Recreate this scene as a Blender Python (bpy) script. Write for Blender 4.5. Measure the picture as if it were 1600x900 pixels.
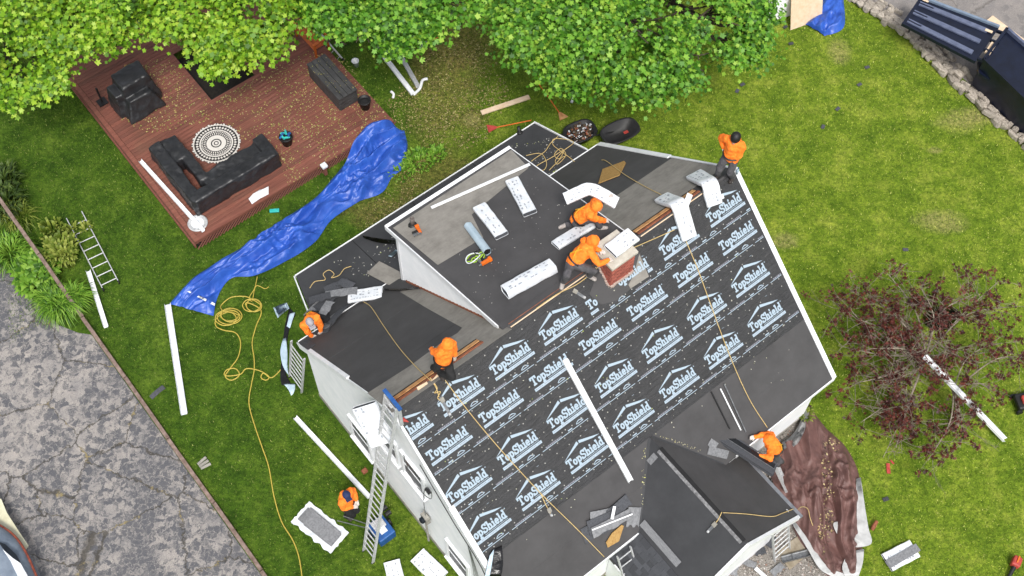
import bpy, math, random
import numpy as np
from mathutils import Vector, Matrix, noise, Euler
random.seed(7); RNG = np.random.default_rng(7)
for o in list(bpy.data.objects): bpy.data.objects.remove(o)
scn = bpy.context.scene; COL = scn.collection
R = math.radians
# ---------------------------------------------------------------- camera
FPX = 1995.5; PITCH = R(60.78); ROLL = R(0.76); YAW = R(38.95)
CAM = Vector((2.66, -11.56, 33.51))
FW = Vector((0, math.cos(PITCH), -math.sin(PITCH)))
_up = Vector((0, math.sin(PITCH), math.cos(PITCH))); _ri = Vector((1, 0, 0))
CR = _ri*math.cos(ROLL) + _up*math.sin(ROLL); CU = -_ri*math.sin(ROLL) + _up*math.cos(ROLL)
cd = bpy.data.cameras.new('camera'); cam = bpy.data.objects.new('camera', cd); COL.objects.link(cam)
cd.sensor_width = 36; cd.lens = 36*FPX/1600; cd.clip_end = 600
cam.matrix_world = Matrix(((CR.x, CU.x, -FW.x, CAM.x), (CR.y, CU.y, -FW.y, CAM.y), (CR.z, CU.z, -FW.z, CAM.z), (0, 0, 0, 1)))
scn.camera = cam
# ---------------------------------------------------------------- light: bright overcast
SUN_EL, SUN_AZ = R(58), R(168)     # azimuth measured from +y clockwise: from behind the camera, a little to its right
w = bpy.data.worlds.new('World'); scn.world = w; w.use_nodes = True
wn = w.node_tree; wn.nodes.clear()
sky = wn.nodes.new('ShaderNodeTexSky'); sky.sky_type = 'NISHITA'; sky.sun_disc = False
sky.sun_elevation = SUN_EL; sky.sun_rotation = SUN_AZ; sky.air_density = 1.0; sky.dust_density = 4.0; sky.ozone_density = 1.0
hsv = wn.nodes.new('ShaderNodeHueSaturation'); hsv.inputs['Saturation'].default_value = 0.30
bg = wn.nodes.new('ShaderNodeBackground'); bg.inputs['Strength'].default_value = 0.115
wo = wn.nodes.new('ShaderNodeOutputWorld')
wn.links.new(sky.outputs[0], hsv.inputs['Color']); wn.links.new(hsv.outputs[0], bg.inputs[0]); wn.links.new(bg.outputs[0], wo.inputs[0])
sl = bpy.data.lights.new('sun', 'SUN'); sl.energy = 1.5; sl.angle = R(12); sl.color = (1, .97, .92)
so = bpy.data.objects.new('sun', sl); COL.objects.link(so)
sd = Vector((math.sin(SUN_AZ)*math.cos(SUN_EL), math.cos(SUN_AZ)*math.cos(SUN_EL), math.sin(SUN_EL)))
so.rotation_euler = (-sd).to_track_quat('-Z', 'Y').to_euler(); so.location = (0, 0, 30)
scn.render.engine = 'CYCLES'
vs = scn.view_settings; vs.view_transform = 'Standard'; vs.look = 'None'; vs.exposure = 0.88; vs.gamma = 1.0
# ---------------------------------------------------------------- geometry helpers
E_ = Vector((math.cos(YAW), math.sin(YAW), 0)); N_ = Vector((math.sin(YAW), -math.cos(YAW), 0)); Z_ = Vector((0, 0, 1))
H, HE, V, L = 7.29, 3.08, 4.785, 10.5
def W(u, v, z): return E_*u + N_*v + Z_*z            # house axes -> world
def hl(u, v, z): return Vector((u, -v, z))            # house axes -> house empty's local frame
def uv(p): return (p.dot(E_), p.dot(N_), p.z)
def ray(px, py): return (FW*FPX + CR*(px-800) - CU*(py-450)).normalized()
def hit(px, py, p0, n):
    d = ray(px, py); return CAM + d*((p0-CAM).dot(n)/d.dot(n))
K = (H-HE)/V; KD = (H-5.7)/V; KA = .30; KW = .88
PLANES = {
 'front': (Vector((0, 0, H)), (N_*K+Z_).normalized()), 'rear': (Vector((0, 0, H)), (-N_*K+Z_).normalized()),
 'dorm': (Vector((0, 0, H)), (-N_*KD+Z_).normalized()), 'add': (W(0, -6.87, 2.47), (-N_*KA+Z_).normalized()),
 'wl': (W(5.13, 0, 4.36), (-E_*KW+Z_).normalized()), 'wr': (W(5.13, 0, 4.36), (E_*KW+Z_).normalized()),
 'deck': (Vector((0, 0, .45)), Z_.copy()), 'g': (Vector((0, 0, 0)), Z_.copy())}
def on(pl, px, py, off=0.):
    p0, n = PLANES[pl]; return hit(px, py, p0+n*off, n)
def P(px, py, z=0.): return hit(px, py, Vector((0, 0, z)), Z_)
def frame(o, x, z):
    z = z.normalized(); x = (x - z*x.dot(z)).normalized(); y = z.cross(x)
    return Matrix(((x.x, y.x, z.x, o.x), (x.y, y.y, z.y, o.y), (x.z, y.z, z.z, o.z), (0, 0, 0, 1)))
def seg(pl, a, b, off=0.):        # frame lying on a plane, x from pixel a to pixel b, origin in the middle; plus length
    A, B = on(pl, *a, off), on(pl, *b, off)
    return frame((A+B)/2, B-A, PLANES[pl][1]), (B-A).length
I4 = Matrix.Identity(4)
class MB:
    def __init__(s): s.v = []; s.f = []; s.m = []
    def add(s, vs, fs, mi=0):
        b = len(s.v); s.v += [tuple(x) for x in vs]; s.f += [tuple(i+b for i in f) for f in fs]; s.m += [mi]*len(fs); return s
    def box(s, c, d, rot=None, mi=0, taper=1.):
        x, y, z = d[0]/2, d[1]/2, d[2]/2; t = taper
        q = [(-x,-y,-z),(x,-y,-z),(x,y,-z),(-x,y,-z),(-x*t,-y*t,z),(x*t,-y*t,z),(x*t,y*t,z),(-x*t,y*t,z)]
        c = Vector(c); q = [(rot @ Vector(p) if rot else Vector(p))+c for p in q]
        return s.add(q, [(3,2,1,0),(4,5,6,7),(0,1,5,4),(1,2,6,5),(2,3,7,6),(3,0,4,7)], mi)
    def bar(s, a, b, w, h, up=Z_, mi=0):
        a, b = Vector(a), Vector(b); x = (b-a).normalized(); up = up if abs(x.dot(up)) < .98 else Vector((1, 0, 0))
        M = frame((a+b)/2, x, up - x*up.dot(x)).to_3x3()
        return s.box((a+b)/2, ((b-a).length, w, h), M, mi)
    def tube(s, pts, r, n=6, mi=0, closed=False, caps=True):
        pts = [Vector(p) for p in pts]; m = len(pts); rr = r if hasattr(r, '__len__') else [r]*m
        ring = []; pn = None
        for i in range(m):
            t = (pts[(i+1) % m if closed else min(i+1, m-1)] - pts[(i-1) % m if closed else max(i-1, 0)])
            t = t.normalized() if t.length > 1e-9 else Vector((1, 0, 0))
            if pn is None: pn = t.orthogonal().normalized()
            pn = pn - t*pn.dot(t); pn = pn.normalized() if pn.length > 1e-6 else t.orthogonal().normalized()
            bn = t.cross(pn)
            ring.append([pts[i] + (pn*math.cos(2*math.pi*k/n) + bn*math.sin(2*math.pi*k/n))*rr[i] for k in range(n)])
        vs = [p for g in ring for p in g]; fs = []
        for i in range(m if closed else m-1):
            j = (i+1) % m
            for k in range(n): fs.append((i*n+k, i*n+(k+1) % n, j*n+(k+1) % n, j*n+k))
        if caps and not closed: fs += [tuple(range(n))[::-1], tuple((m-1)*n+k for k in range(n))]
        return s.add(vs, fs, mi)
    def prism(s, poly, z0, z1, mi=0):
        n = len(poly); vs = [(x, y, z0) for x, y in poly] + [(x, y, z1) for x, y in poly]
        return s.add(vs, [tuple(range(n))[::-1], tuple(range(n, 2*n))] + [(i, (i+1) % n, n+(i+1) % n, n+i) for i in range(n)], mi)
    def slab(s, top, d, mi=0):      # polygon of points extruded by vector d
        n = len(top); top = [Vector(p) for p in top]; vs = top + [p+Vector(d) for p in top]
        return s.add(vs, [tuple(range(n)), tuple(range(n, 2*n))[::-1]] + [((i+1) % n, i, n+i, n+(i+1) % n) for i in range(n)], mi)
    def lathe(s, prof, n=20, c=(0, 0, 0), mi=0):
        m = len(prof); vs = [(c[0]+r*math.cos(2*math.pi*k/n), c[1]+r*math.sin(2*math.pi*k/n), c[2]+z) for r, z in prof for k in range(n)]
        fs = [(i*n+k, i*n+(k+1) % n, (i+1)*n+(k+1) % n, (i+1)*n+k) for i in range(m-1) for k in range(n)]
        fs += [tuple(range(n))[::-1], tuple((m-1)*n+k for k in range(n))]
        return s.add(vs, fs, mi)
    def grid(s, fn, nu, nv, mi=0, both=None):
        vs = [fn(i/nu, j/nv) for j in range(nv+1) for i in range(nu+1)]
        return s.add(vs, [(j*(nu+1)+i, j*(nu+1)+i+1, (j+1)*(nu+1)+i+1, (j+1)*(nu+1)+i) for j in range(nv) for i in range(nu)], mi)
    def build(s, name, mats, parent=None, M=None, smooth=False, bevel=0):
        me = bpy.data.meshes.new(name); me.from_pydata(s.v, [], s.f)
        for m in (mats if isinstance(mats, (list, tuple)) else [mats]): me.materials.append(m)
        if any(s.m): me.polygons.foreach_set('material_index', s.m)
        if smooth: me.polygons.foreach_set('use_smooth', [True]*len(s.f))
        me.update(); o = bpy.data.objects.new(name, me); COL.objects.link(o)
        if parent: o.parent = parent
        if M is not None: o.matrix_local = M
        if bevel:
            b = o.modifiers.new('bevel', 'BEVEL'); b.width = bevel; b.segments = 2; b.limit_method = 'ANGLE'
        return o
def tag(o, label=None, cat=None, group=None, kind=None):
    if label: o['label'] = label
    if cat: o['category'] = cat
    if group: o['group'] = group
    if kind: o['kind'] = kind
    return o
def thing(name, label, cat, M=I4, group=None):
    o = bpy.data.objects.new(name, None); o.empty_display_size = .2; COL.objects.link(o); o.matrix_world = M
    return tag(o, label, cat, group)
def inst(me, name, parent, M):
    o = bpy.data.objects.new(name, me); COL.objects.link(o); o.parent = parent; o.matrix_local = M; return o
def npmesh(name, Vv, faces_n, loops, mat, parent=None, M=None, smooth=False, attr=None):
    me = bpy.data.meshes.new(name); nv = len(Vv); nf = len(faces_n)
    me.vertices.add(nv); me.vertices.foreach_set('co', np.ascontiguousarray(Vv, dtype=np.float32).ravel())
    me.loops.add(len(loops)); me.loops.foreach_set('vertex_index', np.ascontiguousarray(loops, dtype=np.int32))
    me.polygons.add(nf); st = np.zeros(nf, dtype=np.int32); st[1:] = np.cumsum(faces_n)[:-1]
    me.polygons.foreach_set('loop_start', st); me.polygons.foreach_set('loop_total', np.asarray(faces_n, dtype=np.int32))
    if smooth: me.polygons.foreach_set('use_smooth', np.ones(nf, dtype=bool))
    me.update(calc_edges=True); me.materials.append(mat)
    o = bpy.data.objects.new(name, me); COL.objects.link(o)
    if parent: o.parent = parent
    if M is not None: o.matrix_local = M
    return o
def spline(pts, n=8, closed=False):
    pts = [Vector(p) for p in pts]; out = []; m = len(pts)
    for i in range(m if closed else m-1):
        if closed: p0, p1, p2, p3 = pts[i-1], pts[i], pts[(i+1) % m], pts[(i+2) % m]
        else: p0, p1, p2, p3 = pts[max(i-1, 0)], pts[i], pts[i+1], pts[min(i+2, m-1)]
        for k in range(n):
            t = k/n; out.append(.5*((2*p1)+(-p0+p2)*t+(2*p0-5*p1+4*p2-p3)*t*t+(-p0+3*p1-3*p2+p3)*t**3))
    if not closed: out.append(pts[-1])
    return out
# ---------------------------------------------------------------- materials
def s2l(c):
    c /= 255.; return c/12.92 if c <= .04045 else ((c+.055)/1.055)**2.4
def C(r, g, b, k=.80): return (s2l(r)*k, s2l(g)*k, s2l(b)*k, 1)   # colour as it appears, scaled to a real albedo
class N:
    def __init__(s, name):
        s.m = bpy.data.materials.new(name); s.m.use_nodes = True; s.t = s.m.node_tree; s.p = s.t.nodes['Principled BSDF']
        s.co = None
    def n(s, typ, ins=None, **kw):
        x = s.t.nodes.new('ShaderNode'+typ)
        for k, v in kw.items(): setattr(x, k, v)
        for k, v in (ins or {}).items():
            if hasattr(v, 'node'): s.t.links.new(v, x.inputs[k])
            else: x.inputs[k].default_value = v
        return x
    def coord(s, world=False):
        if world: return s.n('NewGeometry').outputs['Position']
        if not s.co: s.co = s.n('TexCoord').outputs['Object']
        return s.co
    def noise(s, scale, detail=4, rough=.6, vec=None, world=False, dist=0.):
        return s.n('TexNoise', {'Vector': vec or s.coord(world), 'Scale': scale, 'Detail': detail, 'Roughness': rough, 'Distortion': dist}).outputs['Fac']
    def ramp(s, fac, stops):
        x = s.n('ValToRGB', {'Fac': fac}); cr = x.color_ramp
        while len(cr.elements) < len(stops): cr.elements.new(.5)
        for e, (p, c) in zip(cr.elements, stops): e.position = p; e.color = c if hasattr(c, '__len__') else (c, c, c, 1)
        return x.outputs['Color']
    def mix(s, fac, a, b, mode='MIX'):
        x = s.n('Mix', data_type='RGBA', blend_type=mode)
        for i, v in ((0, fac), (6, a), (7, b)):
            if hasattr(v, 'node'): s.t.links.new(v, x.inputs[i])
            else: x.inputs[i].default_value = v
        return x.outputs[2]
    def math(s, op, a, b=0., clamp=False):
        return s.n('Math', {0: a, 1: b}, operation=op, use_clamp=clamp).outputs[0]
    def base(s, c):
        if hasattr(c, 'node'): s.t.links.new(c, s.p.inputs['Base Color'])
        else: s.p.inputs['Base Color'].default_value = c
        return s
    def set(s, **k):
        for a, v in k.items():
            i = s.p.inputs[a.replace('_', ' ')]
            if hasattr(v, 'node'): s.t.links.new(v, i)
            else: i.default_value = v
        return s
    def bump(s, h, strength=.3, dist=.01):
        b = s.n('Bump', {'Height': h, 'Strength': strength, 'Distance': dist}); s.t.links.new(b.outputs[0], s.p.inputs['Normal']); return s
def mk(name, c1, c2=None, scale=6., rough=.7, metal=0., bump=0., bscale=None, bdist=.01, world=False, vary=0., detail=5, lo=.35, hi=.65, spec=.5):
    s = N(name)
    c2 = c2 or tuple(min(1, x*.72) for x in c1[:3])+(1,)
    col = s.ramp(s.noise(scale, detail, .65, world=world), [(lo, c2), (hi, c1)])
    if vary:
        r = s.n('ObjectInfo').outputs['Random']
        col = s.mix(1., col, s.ramp(r, [(0, (1-vary,)*3+(1,)), (1, (1+vary*.6,)*3+(1,))]), 'MULTIPLY')
    s.base(col).set(Roughness=rough, Metallic=metal, Specular_IOR_Level=spec)
    if bump: s.bump(s.noise(bscale or scale*6, 4, .6, world=world), bump, bdist)
    return s.m
M_ = {}
M_['white'] = mk('white_paint', C(246, 247, 249, .86), C(228, 231, 234, .86), 3, .45, bump=.05, bscale=40)
M_['siding'] = mk('white_vinyl_siding', C(247, 248, 250, .90), C(234, 237, 240, .90), 2.5, .5, bump=.05, bscale=30, world=True)
M_['alum'] = mk('brushed_aluminium', C(222, 223, 224), C(184, 186, 188), 20, .42, .25, bump=.1, bscale=60)
M_['wood'] = mk('raw_lumber', C(214, 166, 112), C(176, 118, 70), 7, .75, bump=.2, bscale=50)
M_['osb'] = mk('brown_board', C(188, 152, 92), C(160, 122, 66), 30, .8, bump=.3, bscale=90)
M_['pine'] = mk('pale_pine', C(234, 212, 184), C(222, 192, 158), 6, .7, bump=.1, bscale=40)
M_['black'] = mk('black_rubber', C(26, 26, 28), C(16, 16, 18), 8, .55)
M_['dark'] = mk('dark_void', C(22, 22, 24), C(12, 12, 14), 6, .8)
M_['glass'] = mk('window_glass', C(40, 46, 52), C(24, 28, 34), 1.5, .35, spec=.15)
M_['concrete'] = mk('grey_concrete', C(168, 165, 156), C(138, 134, 126), 5, .85, bump=.3, bscale=60)
M_['rope'] = mk('tan_rope', C(224, 200, 140), C(196, 164, 104), 60, .8, bump=.6, bscale=150, bdist=.006)
M_['orange'] = mk('orange_plastic', C(240, 122, 30), C(214, 96, 18), 8, .45)
M_['red'] = mk('red_plastic', C(196, 76, 66), C(164, 54, 48), 10, .6)
M_['steel'] = mk('grey_steel', C(150, 152, 154), C(110, 112, 114), 14, .4, .6)
M_['hose'] = mk('yellow_hose', C(206, 186, 84), C(180, 158, 60), 30, .55)
M_['bluepl'] = mk('blue_plastic', C(40, 98, 168), C(28, 74, 136), 8, .45)
M_['cyan'] = mk('teal_plastic', C(66, 206, 196), C(40, 168, 164), 12, .5)
M_['shingle'] = mk('charcoal_shingle', C(86, 88, 93), C(54, 56, 61), 45, .9, bump=.5, bscale=160, bdist=.004, vary=.35, detail=8)
M_['shingleback'] = mk('grey_shingle_back', C(140, 141, 144), C(108, 110, 113), 18, .85, bump=.3, bscale=120, bdist=.003, vary=.15)
M_['wrap'] = mk('white_bundle_wrap', C(240, 242, 245, .82), C(214, 220, 227, .82), 5, .34, bump=.35, bscale=22, bdist=.02)
M_['print'] = mk('grey_print', C(170, 175, 183), C(146, 152, 160), 40, .6)
# ---------------------------------------------------------------- setting: lawn, driveway, road
s = N('lawn_grass')
pos = s.coord(True); sx = s.n('SeparateXYZ', {0: pos})
big = s.noise(.22, 3, .6, world=True); mid = s.noise(1.1, 5, .7, world=True); fine = s.noise(9, 4, .8, world=True); vf = s.noise(40, 2, .8, world=True)
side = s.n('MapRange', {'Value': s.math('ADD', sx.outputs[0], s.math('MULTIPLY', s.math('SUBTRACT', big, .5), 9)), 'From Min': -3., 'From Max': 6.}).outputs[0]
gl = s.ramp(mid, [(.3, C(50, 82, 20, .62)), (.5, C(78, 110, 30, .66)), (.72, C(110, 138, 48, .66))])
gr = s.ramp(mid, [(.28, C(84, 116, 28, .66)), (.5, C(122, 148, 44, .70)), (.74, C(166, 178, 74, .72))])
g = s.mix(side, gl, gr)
def blob(px, py, rx, ry):     # soft patch of worn ground centred on a spot of the lawn
    c = P(px, py); d = s.n('VectorMath', {0: pos, 1: c}, operation='SUBTRACT').outputs[0]
    d = s.n('VectorMath', {0: d, 1: (1/rx, 1/ry, 0)}, operation='MULTIPLY').outputs[0]
    ln = s.n('VectorMath', {0: d}, operation='LENGTH').outputs['Value']
    return s.n('MapRange', {'Value': s.math('ADD', ln, s.math('MULTIPLY', s.math('SUBTRACT', mid, .5), 1.6)), 'From Min': 1.05, 'From Max': .45}).outputs[0]
th = s.ramp(fine, [(.3, C(92, 82, 40, .6)), (.6, C(150, 138, 84, .65)), (.8, C(124, 128, 48, .6))])
for b in ((690, 130, 1.3, 3.2), (720, 60, 1.6, 2.0), (600, 330, 1.7, .75), (740, 187, .55, .5), (680, 270, 1.8, 1.2)):
    g = s.mix(s.math('MULTIPLY', blob(*b), .62), g, th)
dry = s.ramp(fine, [(.3, C(150, 146, 84, .66)), (.7, C(196, 186, 130, .66))])
for b in ((1225, 375, .55, .35), (1310, 80, .5, .6), (1560, 180, 1.2, .5), (735, 187, .3, .28), (1460, 235, .3, .15), (1500, 190, .9, .5), (1470, 345, .9, .5)):
    g = s.mix(s.math('MULTIPLY', blob(*b), .6), g, dry)
m3 = s.noise(3.2, 3, .75, world=True); g = s.mix(.9, g, s.ramp(m3, [(.3, (.66, .72, .62, 1)), (.52, (1, 1, 1, 1)), (.72, (1.28, 1.22, 1.15, 1))]), 'MULTIPLY')
g = s.mix(.85, g, s.ramp(fine, [(.28, (.30, .36, .28, 1)), (.48, (.95, .95, .95, 1)), (.70, (1.7, 1.6, 1.4, 1))]), 'MULTIPLY')
g = s.mix(.8, g, s.ramp(vf, [(.25, (.45, .5, .4, 1)), (.5, (1, 1, 1, 1)), (.75, (1.5, 1.45, 1.2, 1))]), 'MULTIPLY')
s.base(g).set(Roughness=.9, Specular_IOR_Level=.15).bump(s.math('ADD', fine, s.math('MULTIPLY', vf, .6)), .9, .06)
M_['lawn'] = s.m
gm = MB().grid(lambda a, b: (-90+180*a, -60+160*b, 0), 90, 80); lawn = tag(gm.build('lawn', M_['lawn']), kind='structure')

def asphalt(name, light, dark, cellscale, worn, soft=1., cracks=1.):
    s = N(name); wv = s.coord(True)
    wob = s.n('TexNoise', {'Vector': wv, 'Scale': 3.2, 'Detail': 4., 'Roughness': .7}).outputs['Color']
    v2 = s.n('VectorMath', {0: wv, 1: s.n('VectorMath', {0: wob, 1: (.5, .5, 0)}, operation='MULTIPLY').outputs[0]}, operation='ADD').outputs[0]
    vo = s.n('TexVoronoi', {'Vector': v2, 'Scale': cellscale}, feature='DISTANCE_TO_EDGE').outputs['Distance']
    rnd = s.n('SeparateXYZ', {0: s.n('TexVoronoi', {'Vector': v2, 'Scale': cellscale}).outputs['Color']}).outputs[0]
    speck = s.noise(55, 3, .85, world=True); blot = s.noise(1.5, 5, .75, world=True)
    lt = s.ramp(speck, [(.3, tuple(x*.5 for x in light[:3])+(1,)), (.52, light), (.72, tuple(min(1, x*1.45) for x in light[:3])+(1,))])
    lt = s.mix(.75, lt, s.ramp(blot, [(.3, (.58, .59, .62, 1)), (.65, (1.1, 1.06, 1.0, 1))]), 'MULTIPLY')
    dk = s.ramp(speck, [(.3, tuple(x*.65 for x in dark[:3])+(1,)), (.7, tuple(x*1.5 for x in dark[:3])+(1,))])
    # surviving dark seal coat: cell cores, thinning out along the worn wheel tracks that run with the drive
    mpd = s.n('Mapping', {'Vector': wv, 'Rotation': (0, 0, -YAW), 'Scale': (.75, .16, 1)}, vector_type='TEXTURE' if False else 'POINT').outputs[0]
    track = s.noise(1., 3, .55, vec=mpd)
    grain = s.noise(11, 3, .7, world=True)
    edge = s.math('ADD', vo, s.math('MULTIPLY', s.math('SUBTRACT', grain, .5), .16))
    inner = s.n('MapRange', {'Value': edge, 'From Min': .03, 'From Max': .03+.13*soft}).outputs[0]
    wear = s.math('ADD', s.math('ADD', s.math('MULTIPLY', track, .75), s.math('MULTIPLY', blot, .35)), s.math('MULTIPLY', s.math('SUBTRACT', rnd, .5), .30))
    keep = s.n('MapRange', {'Value': wear, 'From Min': worn, 'From Max': worn+.10}).outputs[0]
    half = s.n('MapRange', {'Value': wear, 'From Min': worn-.16, 'From Max': worn+.05}).outputs[0]
    c = s.mix(s.math('MULTIPLY', half, .5), lt, s.mix(.5, lt, dk))
    c = s.mix(s.math('MULTIPLY', inner, s.math('MULTIPLY', keep, .88)), c, dk)
    vo2 = s.math('ADD', s.n('TexVoronoi', {'Vector': v2, 'Scale': cellscale*2.5}, feature='DISTANCE_TO_EDGE').outputs['Distance'], s.math('MULTIPLY', s.math('SUBTRACT', grain, .5), .12))
    rnd2 = s.n('SeparateXYZ', {0: s.n('TexVoronoi', {'Vector': v2, 'Scale': cellscale*2.5}).outputs['Color']}).outputs[0]
    keep2 = s.n('MapRange', {'Value': s.math('ADD', wear, s.math('MULTIPLY', s.math('SUBTRACT', rnd2, .5), .4)), 'From Min': worn-.06, 'From Max': worn+.06}).outputs[0]
    c = s.mix(s.math('MULTIPLY', s.n('MapRange', {'Value': vo2, 'From Min': .03, 'From Max': .10}).outputs[0], s.math('MULTIPLY', keep2, .72)), c, dk)
    vb = s.n('TexVoronoi', {'Vector': v2, 'Scale': .5}, feature='DISTANCE_TO_EDGE').outputs['Distance']
    cr = s.n('MapRange', {'Value': vb, 'From Min': .016, 'From Max': .004}).outputs[0]
    moss = s.ramp(blot, [(.54, (.035, .03, .022, 1)), (.62, C(170, 152, 96, .6))])
    c = s.mix(s.math('MULTIPLY', cr, .8*cracks), c, moss)
    s.base(c).set(Roughness=.88).bump(s.math('SUBTRACT', s.math('MULTIPLY', speck, .5), cr), .5, .012)
    return s.m
M_['drive'] = asphalt('cracked_asphalt', C(168, 163, 159, .8), C(82, 83, 88, .8), 6.2, .50, .5)
M_['road'] = asphalt('grey_asphalt', C(150, 145, 142, .8), C(110, 107, 106, .8), 1.3, .72, 2., .5)
dv = [P(-30, 395, .004), P(0, 412, .004), P(30, 440, .004), P(62, 478, .004), P(92, 508, .004), P(122, 520, .004), W(-4.12, -10.3, .004), W(-4.12, 12, .004), W(-16, 12, .004), W(-16, -12, .004)]
tag(MB().add(dv, [tuple(range(len(dv)))[::-1]]).build('driveway', M_['drive']), kind='structure')
rd = [P(1335, -30, .004), P(1350, 5, .004), P(1420, 55, .004), P(1475, 95, .004), P(1540, 155, .004), P(1610, 215, .004), P(1700, 310, .004), Vector((60, 5, .004)), Vector((60, 60, .004)), Vector((12, 60, .004))]
tag(MB().add(rd, [tuple(range(len(rd)))[::-1]]).build('road', M_['road']), kind='structure')
M_['gravel'] = mk('gravel_bed', C(176, 170, 162), C(96, 90, 84), 38, .9, bump=.9, bscale=40, bdist=.03, world=True, detail=8)
gv = [W(10.5, 4.4, .006), W(10.62, 5.15, .006), P(1262, 655, .006), P(1225, 720, .006), P(1250, 800, .006), P(1300, 880, .006), P(1300, 960, .006), P(1050, 980, .006), W(3.5, 6.4, .006), W(7.0, 4.4, .006)]
tag(MB().add(gv, [tuple(range(len(gv)))[::-1]]).build('gravel_bed', M_['gravel']), kind='structure')
# loose pebbles of the bed
def poly_in(x, y, poly):
    c = False; j = len(poly)-1
    for i in range(len(poly)):
        a, b = poly[i], poly[j]
        if (a[1] > y) != (b[1] > y) and x < (b[0]-a[0])*(y-a[1])/(b[1]-a[1])+a[0]: c = not c
        j = i
    return c
mb = MB(); gp = [(p.x, p.y) for p in gv]; xs = [p[0] for p in gp]; ys = [p[1] for p in gp]; k = 0
while k < 4200:
    x, y = random.uniform(min(xs), max(xs)), random.uniform(min(ys), max(ys))
    if not poly_in(x, y, gp): continue
    k += 1; r = random.uniform(.018, .045); q = Euler((random.random()*6, random.random()*6, random.random()*6)).to_matrix()
    mb.add([Vector((x, y, .012)) + q @ (Vector(d)*r) for d in ((1, 0, 0), (-1, 0, 0), (0, .8, 0), (0, -.8, 0), (0, 0, .7), (0, 0, -.7))],
           [(0, 2, 4), (2, 1, 4), (1, 3, 4), (3, 0, 4), (2, 0, 5), (1, 2, 5), (3, 1, 5), (0, 3, 5)])
sp = N('pebbles'); rr = sp.n('NewGeometry').outputs['Random Per Island']
sp.base(sp.ramp(rr, [(0, C(92, 84, 78)), (.4, C(158, 152, 146)), (.75, C(206, 200, 194)), (1, C(150, 120, 104))])).set(Roughness=.85)
tag(mb.build('pebbles', sp.m), 'loose grey and tan pebbles in the bed before the front wall', 'gravel', kind='stuff')

# ---------------------------------------------------------------- house
house = thing('house', 'white house with a half-stripped grey roof being re-covered', 'house', Matrix.Rotation(YAW, 4, 'Z'))
M_['memb'] = mk('black_membrane', C(74, 73, 74, .9), C(60, 59, 60, .9), 1.3, .82, bump=.25, bscale=90, bdist=.004, detail=8, lo=.3, hi=.7)
M_['memb2'] = mk('dark_ridged_membrane', C(62, 63, 66), C(50, 51, 54), 1.1, .78, bump=.3, bscale=60, bdist=.006, detail=8)
s = N('grey_felt'); a = s.noise(2.2, 7, .75); b = s.noise(14, 6, .8); 
mp = s.n('Mapping', {'Vector': s.coord(), 'Scale': (3, 14, 10)}).outputs[0]
c = s.ramp(a, [(.25, C(116, 112, 106)), (.5, C(142, 138, 131)), (.75, C(156, 152, 145))])
c = s.mix(.5, c, s.ramp(s.noise(1., 6, .8, vec=mp), [(.3, (.72, .72, .72, 1)), (.6, (1.05, 1.05, 1.05, 1))]), 'MULTIPLY')
c = s.mix(s.ramp(b, [(.70, 0.), (.76, .7)]), c, C(56, 54, 52)); s.base(c).set(Roughness=.9).bump(b, .3, .006); M_['felt'] = s.m
s = N('topshield_sheet'); a = s.noise(1.6, 6, .7)
mp = s.n('Mapping', {'Vector': s.coord(), 'Scale': (1.5, 9, 9)}).outputs[0]
c = s.ramp(a, [(.3, C(42, 42, 45, .74)), (.7, C(57, 57, 60, .74))]); c = s.mix(s.ramp(s.noise(7, 6, .8), [(.58, 0.), (.78, .5)]), c, C(92, 90, 90, .7)); c = s.mix(s.ramp(s.noise(2.6, 5, .7), [(.58, 0.), (.72, .4)]), c, C(78, 76, 75, .7))
s.base(c).set(Roughness=.55).bump(s.math('ADD', s.noise(1.3, 5, .7, vec=mp), s.math('MULTIPLY', s.noise(30, 3, .5), .15)), .9, .05); M_['sheet'] = s.m
def zf(v): return H-K*abs(v)
def hsl(name, pts, d, mat, parent=house, bevel=0): return MB().slab([hl(*p) for p in pts], d, 0).build(name, mat, parent, bevel=bevel)
T = .14
hsl('front_roof', [(0, .0, H), (0, V, HE), (L, V, HE), (L, 0, H)][::1], (0, 0, -T), M_['memb'])
hsl('rear_roof', [(L, 0, H-.002), (L, -V, HE), (0, -V, HE), (0, 0, H-.002)], (0, 0, -T), M_['memb'])
def clap(mb, poly, to3, out, step=.115, th=.007):
    zs = [p[1] for p in poly]; z = min(zs); top = max(zs)
    def span(zz):
        xs = []
        for i in range(len(poly)):
            a, b = poly[i], poly[(i+1) % len(poly)]
            if (a[1]-zz)*(b[1]-zz) < 0: xs.append(a[0]+(b[0]-a[0])*(zz-a[1])/(b[1]-a[1]))
        return (min(xs), max(xs)) if len(xs) >= 2 else None
    while z < top-.02:
        z1 = min(z+step, top-.004); A, B = span(z+.002), span(z1-.002)
        if A and B:
            q = [to3(A[0], z)+out*th, to3(A[1], z)+out*th, to3(B[1], z1)+out*.003, to3(B[0], z1)+out*.003]
            mb.add(q + [to3(A[0], z), to3(A[1], z)], [(0, 1, 2, 3), (4, 5, 1, 0)])
        z += step
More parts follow.
